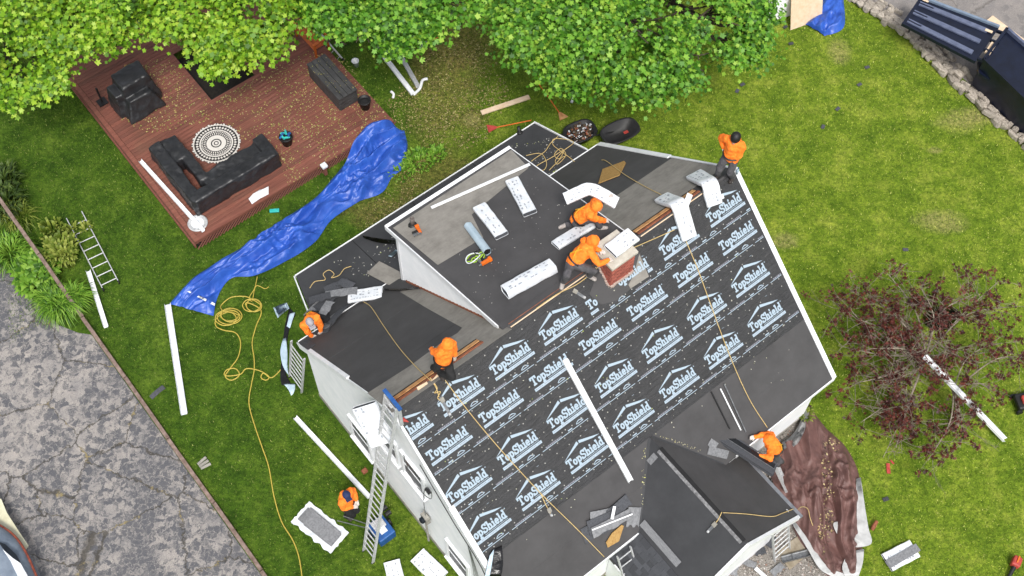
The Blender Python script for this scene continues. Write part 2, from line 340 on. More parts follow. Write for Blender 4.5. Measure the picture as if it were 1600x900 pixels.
# gable walls, long walls
for u0, u1, out, nm in ((.05, .20, -1, 'gable_wall'), (L-.20, L-.05, 1, 'gable_wall')):
    poly = [(-4.5, 0), (4.5, 0), (4.5, zf(4.5)-T), (0, H-T), (-4.5, zf(4.5)-T)]
    mb = MB().slab([hl(u0, v, z) for v, z in poly], hl(u1-u0, 0, 0)); g = mb.build(nm, M_['siding'], house)
    cb = MB(); uu = u0 if out < 0 else u1
    clap(cb, [(v, max(z, .25)) for v, z in poly], lambda v, z: hl(uu, v, z), Vector((out, 0, 0))); tag(cb.build('siding', M_['siding'], g), kind='stuff')
for v0, nm, out in ((4.35, 'long_wall', 1), (-4.5, 'long_wall', -1)):
    g = MB().slab([hl(.21, v0, 0), hl(L-.21, v0, 0), hl(L-.21, v0, HE), hl(.21, v0, HE)], hl(0, .15, 0)).build(nm, M_['siding'], house)
    cb = MB(); clap(cb, [(.05, .3), (L-.05, .3), (L-.05, HE+.1), (.05, HE+.1)], lambda u, z: hl(u, v0+(.15 if out > 0 else 0), z), hl(0, out, 0)); tag(cb.build('siding', M_['siding'], g), kind='stuff')
MB().slab([hl(.03, -4.52, .0), hl(L-.03, -4.52, 0), hl(L-.03, 4.52, 0), hl(.03, 4.52, 0)], (0, 0, .22)).build('foundation', M_['concrete'], house)
# windows of the left gable: frame, sash, pane, dark reveal
def window(v0, v1, z0, z1, awn=False):
    w = MB(); u = .03
    for a, b, c, d in ((v0-.09, v1+.09, z0-.09, z0), (v0-.09, v1+.09, z1, z1+.09), (v0-.09, v0, z0, z1), (v1, v1+.09, z0, z1)):
        w.box(hl(u-.02, (a+b)/2, (c+d)/2), (.07, b-a, d-c))
    w.box(hl(u-.05, (v0+v1)/2, z0-.11), (.12, v1-v0+.24, .04)); o = w.build('window', M_['white'], house)
    MB().box(hl(u+.0, (v0+v1)/2, (z0+z1)/2), (.012, v1-v0, z1-z0)).build('pane', M_['glass'], o)
    MB().box(hl(u-.012, (v0+v1)/2, (z0+z1)/2), (.02, v1-v0-.002, .045)).build('sash_bar', M_['white'], o)
window(-2.60, -1.78, .75, 2.0); window(1.75, 2.55, .75, 2.0); window(.10, .88, 3.55, 4.75); window(-1.0, -.22, 3.55, 4.75)
# drip edges, rakes and fascias: each its own board
def trim(name, a, b, w, h, mat='white', up=None, parent=house):
    return MB().bar(hl(*a), hl(*b), w, h, up or Z_).build(name, M_[mat], parent)
nf = Vector((0, -K, 1)).normalized(); nr = Vector((0, K, 1)).normalized(); o = .012
trim('rake_trim', (L-.01, .0, H+o), (L-.01, V, HE+o), .13, .05, up=nf)
trim('rake_trim', (L-.03, -2.1, zf(2.1)+o), (L-.03, -V, HE+o), .15, .05, up=nr)
trim('rake_trim', (L-.01, -.05, H-.04), (L-.01, -2.1, zf(2.1)-.0), .06, .05, up=nr)
trim('rake_trim', (.0, 2.1, zf(2.1)+o), (.0, 3.9, zf(3.9)+o), .14, .05, up=nf)
trim('rake_trim', (-.01, 0.0, H-.02), (-.01, 2.1, zf(2.1)-.03), .07, .05, up=nf)
trim('rake_trim', (-.01, -2.0, zf(2.0)+o), (-.01, -4.1, zf(4.1)+o), .10, .05, up=nr)
trim('rake_board', (-.025, 0, H-.16), (-.025, V, HE-.16), .03, .2, up=nf); trim('rake_board', (-.025, 0, H-.16), (-.025, -V, HE-.16), .03, .2, up=nr)
trim('eave_edge', (0, V+.012, HE-.05), (3.7, V+.012, HE-.05), .03, .13); trim('eave_edge', (6.95, V+.012, HE-.05), (L, V+.012, HE-.05), .03, .13); trim('eave_edge', (0, -V-.012, HE-.04), (L, -V-.012, HE-.04), .03, .12)
trim('soffit', (.0, V-.15, HE-.16), (L, V-.15, HE-.16), .3, .02)
# covering sheets laid on the roof planes, outlined by their real corners
def sheet(name, pl, px, off, mat, th=.003, parent=house):
    nn = PLANES[pl][1]; inv = house.matrix_world.inverted()
    pts = [inv @ on(pl, x, y, off) for x, y in px]; return MB().slab(pts, -(inv.to_3x3() @ nn)*th).build(name, M_[mat], parent)
def usheet(name, v0, v1, u0, u1, off, mat, side=1, th=.003):
    nn = nf if side > 0 else nr
    pts = [hl(u0, v0, zf(v0)), hl(u0, v1, zf(v1)), hl(u1, v1, zf(v1)), hl(u1, v0, zf(v0))]
    if side < 0: pts = pts[::-1]
    return MB().slab([p+nn*off for p in pts], -nn*th).build(name, M_[mat], house)
# rear slope: grey felt by the ridge, dark membrane courses below
sheet('felt_course', 'rear', [(574, 614), (612, 645), (800, 514), (776, 505), (700, 452), (632, 452), (625, 456), (668, 482), (722, 512), (715, 520), (690, 535), (640, 572)], .010, 'felt')
usheet('felt_course', -1.98, -.30, 7.2, L-.06, .010, 'felt', -1)
usheet('membrane_course', -3.25, -1.3, .02, 3.2, .006, 'memb', -1); usheet('membrane_course', -4.78, -3.2, .02, 3.2, .009, 'memb', -1)
usheet('membrane_course', -4.78, -3.3, 7.2, L-.1, .008, 'memb', -1); usheet('membrane_course', -3.35, -1.95, 7.2, L-.1, .005, 'memb', -1)
usheet('membrane_course', 3.28, 4.1, .02, L-.1, .004, 'memb'); usheet('membrane_course', 4.05, 4.80, .02, L-.1, .007, 'memb')
# ridge slot: a near-black sheet paints the dark of the gap, boards on top
def slot(u0, u1):
    g = MB().slab([hl(u0, -.02, H+.006), hl(u0, -.32, zf(.32)+.014), hl(u1, -.32, zf(.32)+.014), hl(u1, -.02, H+.006)][::-1], (0, 0, -.004)).build('slot_shade_strip', M_['dark'], house)
    MB().bar(hl(u0+.02, -.20, zf(.20)+.030), hl(u1-.02, -.20, zf(.20)+.030), .13, .03, nr).build('ridge_board', M_['wood'], g)
    MB().bar(hl(u0, -.06, zf(.06)+.028), hl(u1, -.06, zf(.06)+.028), .09, .03, nr).build('ridge_board', M_['cedar'], g)
    MB().bar(hl(u0, .045, zf(.045)+.025), hl(u1, .045, zf(.045)+.025), .025, .02, nf).build('nailer_strip', M_['pine'], g)
M_['cedar'] = mk('reddish_old_wood', C(170, 104, 72), C(120, 66, 46), 9, .8, bump=.2)
slot(.12, 2.62); slot(3.36, 5.95); slot(7.35, 9.35)
# TopShield rolls: four lapped courses
rolls = []
for i, (s0, s1) in enumerate(((.07, 1.28), (1.2, 2.14), (2.05, 3.28), (3.2, 4.47))):
    c = .751; rolls.append(usheet('underlayment_roll', s0*c, s1*c, .015, L-.07, .026-.005*i, 'sheet'))
# stroke lettering for the print
M_['ink'] = mk('pale_blue_print', C(184, 202, 216, .72), C(166, 186, 202, .72), 30, .6); M_['ink2'] = mk('grey_lilac_print', C(168, 170, 184), C(120, 122, 134), 50, .6)
def arc(cx, cy, rx, ry, a0, a1, n=9): return [(cx+rx*math.cos(R(a0+(a1-a0)*i/n)), cy+ry*math.sin(R(a0+(a1-a0)*i/n))) for i in range(n+1)]
GL = {  # slab-serif strokes; x-height .64, cap 1
 'T': (.86, [[(.43, 0), (.43, .93)], [(.05, .92), (.81, .92)], [(.09, .92), (.09, .70)], [(.77, .92), (.77, .70)], [(.24, .05), (.62, .05)]]),
 'o': (.62, [arc(.31, .32, .20, .27, 0, 360, 14)]),
 'p': (.68, [[(.17, -.24), (.17, .60)], [(.04, .58), (.2, .58)], [(.03, -.23), (.34, -.23)], arc(.36, .32, .19, .27, -150, 150, 11)]),
 'S': (.70, [arc(.35, .71, .22, .22, 20, 270, 9) + arc(.35, .27, .24, .22, 90, -160, 9)[1:], [(.59, .96), (.59, .70)], [(.10, .02), (.10, .28)]]),
 'h': (.72, [[(.18, 0), (.18, .97)], [(.03, .95), (.2, .95)], [(.03, .05), (.34, .05)], [(.18, .42), (.3, .56), (.42, .58), (.52, .48), (.53, 0)], [(.40, .05), (.68, .05)]]),
 'i': (.36, [[(.18, 0), (.18, .60)], [(.04, .58), (.2, .58)], [(.02, .05), (.35, .05)], [(.17, .80), (.17, .98)]]),
 'e': (.62, [arc(.31, .32, .20, .27, 0, 320, 13), [(.12, .33), (.50, .33)]]),
 'l': (.36, [[(.18, 0), (.18, .97)], [(.03, .95), (.2, .95)], [(.02, .05), (.35, .05)]]),
 'd': (.68, [[(.50, 0), (.50, .97)], [(.36, .95), (.52, .95)], [(.48, .05), (.65, .05)], arc(.31, .32, .19, .27, 30, 330, 11)])}
def stroke(mb, pts, w, z, cut=None):
    for a, b in zip(pts, pts[1:]):
        dx, dy = b[0]-a[0], b[1]-a[1]; l = math.hypot(dx, dy) or 1e-6; nx, ny = -dy/l*w/2, dx/l*w/2; ex, ey = dx/l*w*.22, dy/l*w*.22
        mb.add([(a[0]-ex+nx, a[1]-ey+ny, z), (a[0]-ex-nx, a[1]-ey-ny, z), (b[0]+ex-nx, b[1]+ey-ny, z), (b[0]+ex+nx, b[1]+ey+ny, z)], [(0, 1, 2, 3)]); z += .00007
def logo_mesh(chev, umin=-9., umax=9.):
    mb = MB(); z = .0008
    def quad(p, zz=z): 
        p = [(min(max(x, umin), umax), y) for x, y in p]; mb.add([(x, y, zz) for x, y in p], [tuple(range(len(p)))])
    if chev:
        quad([(-.58, .14), (-.52, .17), (-.05, .40), (-.03, .32)][::-1]); quad([(-.01, .32), (.0, .395), (.56, .20), (.36, .215)][::-1])
    cap = .225; tw = sum(GL[c][0] for c in 'TopShield'); kx = 1.10/tw; x = -.55; tb = MB(); zz = z
    for ch in 'TopShield':
        wd, st = GL[ch]
        for sk in st:
            if umin < x+wd*kx*.5 < umax: stroke(tb, [(x+q[0]*kx, -.085+q[1]*cap) for q in sk], .042, zz)
            zz += .0003
        x += wd*kx
    mb.add(tb.v, tb.f)
    quad([(-.12, -.135), (.55, -.135), (.55, -.123), (-.12, -.123)]); quad([(-.55, -.235), (.60, -.235), (.60, -.160), (-.55, -.160)])
    for i in range(26):   # fine print knocked out of the bar
        a = -.52+i*.042
        if umin < a < umax and i % 6 != 5: mb.add([(a, -.208, .0016), (a+.03, -.208, .0016), (a+.03, -.186, .0016), (a, -.186, .0016)], [(0, 1, 2, 3)], 1)
    quad([(.575, .115), (.60, .115), (.60, .14), (.575, .14)])
    me = mb.build('logo_print', [M_['ink'], M_['ink2']]); d = me.data; bpy.data.objects.remove(me); return d
full = logo_mesh(True); nochev = logo_mesh(False)
def fr_local(u, s_, off):       # frame on the front slope: x along ridge, y up the slope
    v = s_*.751; o = hl(u, v, zf(v)) + nf*off; return frame(o, Vector((1, 0, 0)), nf)
offs = [.026, .021, .016, .011]
rowsL = [(.72, [0.03, 1.49, 2.97, 4.43, 6.64, 8.18, 9.72], True), (1.52, [.67+1.503*i for i in range(7)], False), (2.66, [.57+1.489*i for i in range(7)], True), (3.80, [.47+1.494*i for i in range(7)], True)]
for i, (s_, us, ch) in enumerate(rowsL):
    for u in us:
        lo, hi = .03-u, L-.13-u
        if i == 0 and 4 < u < 5: hi = 9
        me = (full if ch else nochev) if lo < -.62 and hi > .62 else logo_mesh(ch, lo, hi)
        inst(me, 'logo_print', rolls[i], fr_local(u, s_-.03, offs[i]))
    if i == 0: inst(logo_mesh(False, -9, -.32), 'logo_print', rolls[0], fr_local(5.82, .74, offs[0]))
# lap lines, small emblems and dashes printed along the lap of every roll
for i, (s_, us, ch) in enumerate(rowsL):
    mb = MB(); o2 = .0008
    def q(u0, u1, a, b, mi=0):
        u0, u1 = max(u0, .05), min(u1, L-.12)
        if u1 > u0: mb.add([fr_local(u0, a, offs[i]+o2) @ Vector((0, 0, 0)), fr_local(u1, a, offs[i]+o2) @ Vector((0, 0, 0)), fr_local(u1, b, offs[i]+o2) @ Vector((0, 0, 0)), fr_local(u0, b, offs[i]+o2) @ Vector((0, 0, 0))], [(0, 1, 2, 3)], mi)
    base = s_+.40; ph = us[0]
    u = -1.
    while u < L+1:
        q(u+ph % 1.49, u+ph % 1.49+1.40, base, base+.016)          # lap line, broken at the emblem
        c = u+ph % 1.49
        for k in range(9): q(c+.12+k*.055, c+.16+k*.055, base-.032, base-.012, 1)   # tiny words
        q(c+.10, c+.60, base-.044, base-.038, 1)
        q(c+.80, c+.93, base-.05, base-.022)
        for k in range(8):                                            # small house emblem
            t0, t1 = k/8, (k+1)/8; y = lambda t: base-.03-.085*math.sin(math.pi*(.08+.84*t))**.8
            mb.add([fr_local(min(max(c+1.06+.22*t, .05), L-.12), y(t)+d, offs[i]+o2) @ Vector((0, 0, 0)) for t, d in ((t0, .022), (t1, .022), (t1, 0), (t0, 0))], [(0, 1, 2, 3)])
        q(c+1.08, c+1.26, base-.052, base-.034)
        if i in (1, 2, 3):                                             # second row at the head lap of the next course
            b2 = s_-.62 if i != 1 else s_-.30
            if i > 1:
                q(c+.2, c+.34, b2+.02, b2+.045); q(c-.3, c+.55, b2+.055, b2+.062, 1)
                for k in range(8): q(c+.62+k*.06, c+.67+k*.06, b2+.035, b2+.058, 1)
                for k in range(8):
                    t0, t1 = k/8, (k+1)/8; y = lambda t: b2+.02+.07*math.sin(math.pi*(.08+.84*t))**.8
                    mb.add([fr_local(min(max(c+1.2+.22*t, .05), L-.12), y(t)+d, offs[i]+o2) @ Vector((0, 0, 0)) for t, d in ((t0, .02), (t1, .02), (t1, 0), (t0, 0))], [(0, 1, 2, 3)])
                q(c+1.21, c+1.41, b2+.012, b2+.026)
        u += 1.49
    tag(mb.build('lap_print', [M_['ink'], M_['ink2']], rolls[i]), kind='stuff')
    # cap nails in lines along the laps and across the field
    cn = MB()
    def nail(u, s2):
        if .12 < u < L-.2 and s2 < 4.45:
            M = fr_local(u+random.uniform(-.012, .012), s2+random.uniform(-.012, .012), offs[i]+.001); n6 = [(.017*math.cos(a*math.pi/3.5), .017*math.sin(a*math.pi/3.5)) for a in range(7)]
            b = len(cn.v); cn.v += [tuple(M @ Vector((x, y, 0))) for x, y in n6]+[tuple(M @ Vector((x*.8, y*.8, .006))) for x, y in n6]
            cn.f += [tuple(b+7+a for a in range(7))] + [(b+a, b+(a+1) % 7, b+7+(a+1) % 7, b+7+a) for a in range(7)]; cn.m += [0]*8
    for k in range(int(L/.235)): nail(.15+k*.235, s_+.46)
    for k in range(int(L/.30)): nail(.2+k*.30, s_+.30)
    if i != 1:
        for k in range(int(L/.5)): nail(.3+k*.5, s_+.02 if abs(((.3+k*.5-us[0]) % 1.49)-.745) < .2 else s_+.30)
        for k in range(int(L/.37)): nail(.25+k*.37, s_-.47)
    tag(cn.build('cap_nails', mk('cap_nail_plastic', C(182, 182, 178), C(156, 154, 148), 20, .5), rolls[i]), kind='stuff')
# patches round the chimney
sheet('membrane_patch', 'front', [(921, 460), (932, 432), (954, 404), (1000, 395), (1015, 430), (985, 452), (962, 470), (940, 476)], .0285, 'memb', .002)
sheet('felt_patch', 'front', [(999, 397), (1014, 432), (985, 451), (982, 445), (990, 430)], .031, 'felt', .002)
# ---------------------------------------------------------------- rear dormer
dr = hsl('dormer_roof', [(7.17, .0, H+.02), (7.17, -4.85, H+.02-KD*4.85), (3.17, -4.85, H+.02-KD*4.85), (3.17, 0, H+.02)], (0, 0, -.12), M_['memb'])
sheet('felt_course', 'dorm', [(614, 356), (799, 234), (826, 262), (737, 335), (755, 371), (684, 414)], .026, 'felt', parent=dr)
sheet('membrane_course', 'dorm', [(684, 415), (755, 372), (737, 336), (826, 263), (873, 292), (975, 366), (783, 505)], .0235, 'memb', parent=dr)
sheet('membrane_course', 'dorm', [(740, 462), (905, 352), (948, 384), (783, 503)], .0265, 'memb', parent=dr)
for u in (3.155, 7.185):
    MB().bar(hl(u, -.15, H-.07-KD*.15), hl(u, -4.87, H-.07-KD*4.87), .03, .16, nr).build('rake_board', M_['white'], dr)
MB().bar(hl(3.14, -4.87, H-.07-KD*4.87), hl(7.2, -4.87, H-.07-KD*4.87), .03, .15).build('eave_edge', M_['white'], dr)
MB().bar(hl(3.14, -4.83, H+.03-KD*4.83), hl(7.2, -4.83, H+.03-KD*4.83), .10, .012).build('drip_edge', M_['white'], dr)
for u, out in ((3.26, -1), (6.93, 1)):
    poly = [(0-.15, H-.2), (-4.5, H-.13-KD*4.5), (-4.5, zf(4.5)-.1)]
    g = MB().slab([hl(u, v, z) for v, z in poly], hl(.14, 0, 0)).build('dormer_wall', M_['siding'], house)
    cb = MB(); uu = u if out < 0 else u+.14; clap(cb, poly, lambda v, z: hl(uu, v, z), Vector((out, 0, 0)), .13, .022); tag(cb.build('siding', M_['siding'], g), kind='stuff')
    MB().bar(hl(uu+out*.012, -4.5, HE+.1), hl(uu+out*.012, -4.5, H-.13-KD*4.5), .10, .05, Vector((1, 0, 0))).build('corner_board', M_['white'], g)
    MB().bar(hl(uu+out*.02, -4.3, zf(4.3)+.03), hl(uu+out*.02, -.5, zf(.5)+.03), .05, .06, nr).build('step_flashing', M_['cedar'], g)
MB().slab([hl(3.4, -4.5, HE), hl(6.93, -4.5, HE), hl(6.93, -4.5, 5.7), hl(3.4, -4.5, 5.7)], hl(0, .1, 0)).build('dormer_wall', M_['siding'], house)
# ---------------------------------------------------------------- low rear addition
za = lambda v: 2.47+KA*(v+6.87)
ar = hsl('addition_roof', [(10.05, -4.80, za(-4.8)), (9.75, -6.87, za(-6.87)), (1.2, -6.87, za(-6.87)), (.62, -4.80, za(-4.8))], (0, 0, -.12), M_['memb2'])
for a, b, wd in (((1.18, -6.89), (9.77, -6.89), .03), ((9.79, -6.9), (10.08, -4.82), .03)):
    MB().bar(hl(a[0], a[1], za(a[1])-.05), hl(b[0], b[1], za(b[1])-.05), wd, .15).build('eave_edge', M_['white'], ar)
MB().slab([hl(1.17, -6.9, za(-6.9)+.01), hl(.60, -4.9, za(-4.9)+.01), hl(.60, -4.9, za(-4.9)-.32), hl(1.17, -6.9, za(-6.9)-.16)], hl(-.03, 0, 0)).build('rake_board', M_['white'], ar)
MB().slab([hl(1.35, -6.65, 0), hl(9.5, -6.65, 0), hl(9.5, -4.53, 0), hl(.95, -4.53, 0)], (0, 0, 2.4)).build('addition_wall', M_['siding'], house)
for u in (3.1, 5.2, 7.4):
    MB().bar(hl(u, -6.84, za(-6.84)+.003), hl(u, -4.85, za(-4.85)+.003), .02, .006).build('membrane_seam', M_['dark'], ar)
# ---------------------------------------------------------------- front wing
zw = lambda u: 4.36-KW*abs(u-5.13)
VF = 6.80
wl = hsl('wing_roof', [(5.13, 3.33, 4.36), (3.675, 4.785, zw(3.675)), (3.62, 4.55, zw(3.62)), (2.88, 4.55, zw(2.88)), (2.88, VF, zw(2.88)), (5.13, VF, 4.36)], (0, 0, -.12), M_['memb2'])  # left slope's deeper shade is put into this darker membrane colour
wr = hsl('wing_roof', [(5.132, 3.33, 4.36), (5.132, VF, 4.36), (7.38, VF, zw(7.38)), (7.38, 4.55, zw(7.38)), (6.64, 4.55, zw(6.64)), (6.585, 4.785, zw(6.585))], (0, 0, -.12), M_['memb'])
nwl = Vector((-KW, 0, 1)).normalized(); nwr = Vector((KW, 0, 1)).normalized()
g = MB().bar(hl(5.13, 3.75, 4.375), hl(5.13, 6.72, 4.375), .10, .02).build('slot_shade_strip', M_['dark'], wl)  # near-black bar paints the shade inside the wing's ridge gap
MB().bar(hl(5.06, 3.75, zw(5.06)+.03), hl(5.06, 6.7, zw(5.06)+.03), .11, .012, nwl).build('ridge_flashing', mk('torn_grey_flashing', C(150, 150, 152), C(96, 96, 98), 14, .6), wl)
MB().bar(hl(5.17, 3.8, zw(5.17)+.03), hl(5.17, 5.9, zw(5.17)+.03), .035, .02, nwr).build('ridge_board', M_['cedar'], wl)
MB().box(hl(4.86, 3.78, zw(4.86)+.02), (.28, .16, .012), Matrix.Rotation(-math.atan(KW), 3, 'Y')).build('felt_scrap', M_['shingleback'], wl)
# gable rake boards and fascias
MB().slab([hl(2.84, VF+.01, zw(2.84)+.03), hl(5.13, VF+.01, 4.39), hl(5.13, VF+.01, 4.17), hl(2.84, VF+.01, zw(2.84)-.19)][::-1], hl(0, .08, 0)).build('rake_board', M_['white'], wl)
MB().slab([hl(5.132, VF+.01, 4.39), hl(7.36, VF+.01, zw(7.36)+.03), hl(7.36, VF+.01, zw(7.36)-.19), hl(5.132, VF+.01, 4.17)][::-1], hl(0, .08, 0)).build('rake_board', M_['white'], wr)
MB().bar(hl(7.40, 4.6, zw(7.38)-.04), hl(7.40, VF+.1, zw(7.38)-.04), .12, .10).build('gutter', mk('grey_gutter', C(126, 130, 136), C(108, 112, 118), 5, .5), wr)
MB().bar(hl(2.86, 4.9, zw(2.88)-.05), hl(2.86, VF, zw(2.88)-.05), .03, .13).build('eave_edge', M_['white'], wl)
MB().slab([hl(3.1, 6.45, 0), hl(7.15, 6.45, 0), hl(7.15, 6.45, zw(7.15)-.1), hl(5.13, 6.45, 4.2), hl(3.1, 6.45, zw(3.1)-.1)], hl(0, .12, 0)).build('wing_wall', M_['siding'], house)
for u in (3.1, 7.03): MB().slab([hl(u, 4.52, 0), hl(u, 6.44, 0), hl(u, 6.44, zw(7.2)), hl(u, 4.52, zw(7.2))], hl(.12, 0, 0)).build('wing_wall', M_['siding'], house)
# valleys, with sealant blobs
MB().bar(hl(5.08, 3.36, 4.345), hl(3.74, 4.72, zw(3.74)+.015), .30, .008, (nwl+nf).normalized()).build('valley_strip', M_['memb2'], wl)
MB().bar(hl(5.18, 3.36, 4.345), hl(6.55, 4.75, zw(6.55)+.012), .16, .008, (nwr+nf).normalized()).build('valley_strip', M_['memb2'], wr)
# first shingle courses on the wing's left slope
sh = MB().box((0, 0, .006), (1, 1, .012)).build('shingle', M_['shingle']); shme = sh.data; bpy.data.objects.remove(sh)
ys = math.atan(KW)
for r_ in range(8):
    v = 4.62 + (.11 if r_ % 2 else 0); u = 2.93+r_*.095
    while v < VF-.03:
        wd = min(random.choice((.16, .22, .28)), VF-.01-v)
        if wd > .03:
            M = frame(hl(u+.05, v+wd/2, zw(u+.05)) + nwl*(.006+.004*(r_ % 2)+random.random()*.004), Vector((1, 0, KW)), nwl) @ Matrix.Rotation(0.045, 4, 'Y') @ Matrix.Diagonal((.165, wd-.006, 1, 1))
            inst(shme, 'shingle', wl, M)
        v += wd
strip = MB().box((0, 0, .007), (1, 1, .014)).build('starter_strip', M_['shingleback'], wl, frame(hl(3.86, 5.35, zw(3.86)+.035), Vector((1, 0, KW)), nwl) @ Matrix.Diagonal((.20, 1.35, 1, 1)))
# ---------------------------------------------------------------- chimney: laid bricks
u0, u1, v0, v1, zt = 6.02, 6.74, -.20, .50, 7.72
ch = MB().slab([hl(u0+.02, v0+.02, 6.3), hl(u1-.02, v0+.02, 6.3), hl(u1-.02, v1-.02, 6.3), hl(u0+.02, v1-.02, 6.3)], (0, 0, zt-6.3)).build('chimney', mk('old_mortar', C(190, 174, 160), C(150, 134, 122), 20, .9, bump=.4), house)
M_['brick'] = mk('red_brick', C(188, 106, 90), C(152, 78, 66), 14, .9, bump=.4, bscale=80, bdist=.005, vary=.32)
bk = MB().box((0, 0, 0), (.195, .09, .062)).build('brick', M_['brick'], bevel=0); bme = bk.data; bpy.data.objects.remove(bk)
z = 6.52; c_ = 0
while z < zt-.02:
    off = .10*(c_ % 2)
    for (a, b, fix, ax) in ((u0, u1, v1, 0), (u0, u1, v0, 0), (v0, v1, u0, 1), (v0, v1, u1, 1)):
        t = a-(.0 if not off else .1) ; 
        while t < b-.02:
            t0, t1 = max(t, a), min(t+.2, b)
            if t1-t0 > .04:
                inw = .042 if fix in (v0, u0) else -.042
                cpos = hl((t0+t1)/2, fix+inw, z) if ax == 0 else hl(fix+inw, (t0+t1)/2, z)
                if zf(min(abs(v1), 9)) - .1 < z+.1 or ax == 1 or fix == v1 or fix == v0:
                    M = Matrix.Translation(cpos) @ (Matrix.Rotation(math.pi/2, 4, 'Z') if ax else I4) @ Matrix.Rotation(random.uniform(-.012, .012), 4, 'Z') @ Matrix.Diagonal(((t1-t0-.012)/.195, random.uniform(.96, 1.06), 1, 1))
                    inst(bme, 'brick', ch, M)
            t += .2
    z += .074; c_ += 1
MB().box(hl((u0+u1)/2, (v0+v1)/2, zt+.045), (u1-u0+.09, v1-v0+.09, .09)).build('cap', mk('pale_concrete_cap', C(206, 200, 188), C(184, 176, 162), 5, .85, bump=.2), ch, bevel=.012)
mb = MB()
for i in range(14): mb.box(hl(u0+.03+i*.052, v1+.01, zf(v1)+.03+random.random()*.02), (.055, .05+random.random()*.04, .03+random.random()*.03))
for i in range(12): mb.box(hl(u0-.01, v1-.03-i*.05, zf(v1-.03-i*.05)+.04+random.random()*.02), (.05+random.random()*.04, .055, .04+random.random()*.03))
tag(mb.build('mortar_flashing', mk('broken_mortar', C(204, 188, 178), C(160, 140, 130), 25, .9), ch), kind='stuff')
# meter, conduit and wires on the left gable
mt = MB().box(hl(-.06, .9, 2.0), (.12, .26, .34)).tube([hl(-.07, .9, 1.8), hl(-.07, .9, .2)], .03).build('electric_meter', M_['concrete'], house)
MB().lathe([(.09, 0), (.09, .08), (.05, .11)], 16).build('dial', M_['glass'], mt, frame(hl(-.12, .9, 2.02), Vector((0, 1, 0)), Vector((-1, 0, 0))))
cw = spline([hl(-.03, .25, 5.0), hl(-.06, .5, 4.1), hl(-.05, .9, 3.9), hl(-.05, 1.3, 4.3), hl(-.04, 1.35, 4.9), hl(-.04, 1.1, 4.6), hl(-.06, .95, 3.4), hl(-.05, .9, 2.2)])
MB().tube(cw, .011, 5).build('service_cable', M_['steel'], house)
MB().tube(spline([hl(-.04, 1.0, 5.9), hl(-.04, 2.2, 4.7), hl(-.04, 3.4, 3.6), hl(-.05, 3.7, 1.2)]), .012, 5).build('service_cable', M_['black'], house)
for k in range(4): MB().tube(spline([hl(-.04, 2.75+k*.03, 4.2-k*.05), hl(-.05, 2.9+k*.05, 3.2), hl(-.05, 3.0+k*.12, 1.6), hl(-.05, 3.1+k*.2, .3)]), .008, 5).build('service_cable', M_['steel'], house)
MB().box(hl(-.06, 1.25, 4.75), (.10, .16, .07)).build('cable_clamp', M_['black'], house)
# ---------------------------------------------------------------- things: builders
def near(ctr, z): return Matrix.Translation(Vector((ctr.x, ctr.y, z)))
def board(name, label, cat, pl, a, b, w, h, mat, off=.03, group=None, bevel=0):
    M, l = seg(pl, a, b, off); o = MB().box((0, 0, h/2), (l, w, h)).build(name, M_[mat], None, M, bevel=bevel); return tag(o, label, cat, group)
def gutter(label, pl, a, b, w=.12, h=.09, off=.03, mat='white', name='gutter', ends=None, cat='gutter'):
    M, l = seg(pl, a, b, off)
    if ends: M, l = frame((ends[0]+ends[1])/2, ends[1]-ends[0], Z_-(ends[1]-ends[0]).normalized()*(ends[1]-ends[0]).normalized().z), (ends[1]-ends[0]).length
    mb = MB(); t = .006; x = l/2; hh = h/2
    prof = [(-w/2, 0), (w/2, 0), (w/2, h*.45), (w/2+.02, h*.6), (w/2+.02, h), (w/2+.02-t, h), (w/2+.02-t, h*.62), (w/2-t, h*.5), (w/2-t, t), (-w/2+t, t), (-w/2+t, h), (-w/2, h)]
    n = len(prof); mb.add([(-x, y, z) for y, z in prof]+[(x, y, z) for y, z in prof], [(i, (i+1) % n, n+(i+1) % n, n+i) for i in range(n)][::-1] + [(0, 1, 8, 9), (1, 2, 7, 8), (10, 11, 0, 9), (2, 3, 6, 7), (3, 4, 5, 6)] + [(n+9, n+8, n+1, n), (n+8, n+7, n+2, n+1), (n+9, n, n+11, n+10), (n+7, n+6, n+3, n+2), (n+6, n+5, n+4, n+3)])
    r = thing(name, label, cat, M); mb.build('channel', M_[mat], r)
    for k in range(max(1, int(l/1.1))):
        xx = -x+.3+k*1.1
        if xx < x-.05: MB().box((xx, .01, h-.006), (.03, w-.012, .006)).build('hanger', M_[mat], r)
    return r
def ladder(label, foot, top, side, width, name='ladder', mat='alum', gap=.305, rail=.07, group=None, rt=.03, start=.15):
    ax = top-foot; l = ax.length; ax = ax.normalized(); side = (side-ax*side.dot(ax)).normalized(); n = ax.cross(side)
    M = frame(foot, side, n); r = thing(name, label, 'ladder', M, group)      # local: x side, y = n x side, z = n
    yd = 1 if (M.to_3x3().col[1]).dot(ax) > 0 else -1
    for s_ in (-1, 1): MB().box((s_*width/2, yd*l/2, 0), (rt, l, rail)).build('rail', M_[mat], r, bevel=.004)
    k = start
    me = MB().tube([(-width/2, 0, 0), (width/2, 0, 0)], .017, 8).build('rung', M_[mat], r); first = True
    while k < l-.08:
        if first: me.location = (0, yd*k, 0); first = False
        else: inst(me.data, 'rung', r, Matrix.Translation((0, yd*k, 0)))
        k += gap
    for s_ in (-1, 1): MB().box((s_*width/2, -yd*.02, 0), (rt*1.5, .09, rail*1.2)).build('foot', M_['black'], r)
    return r
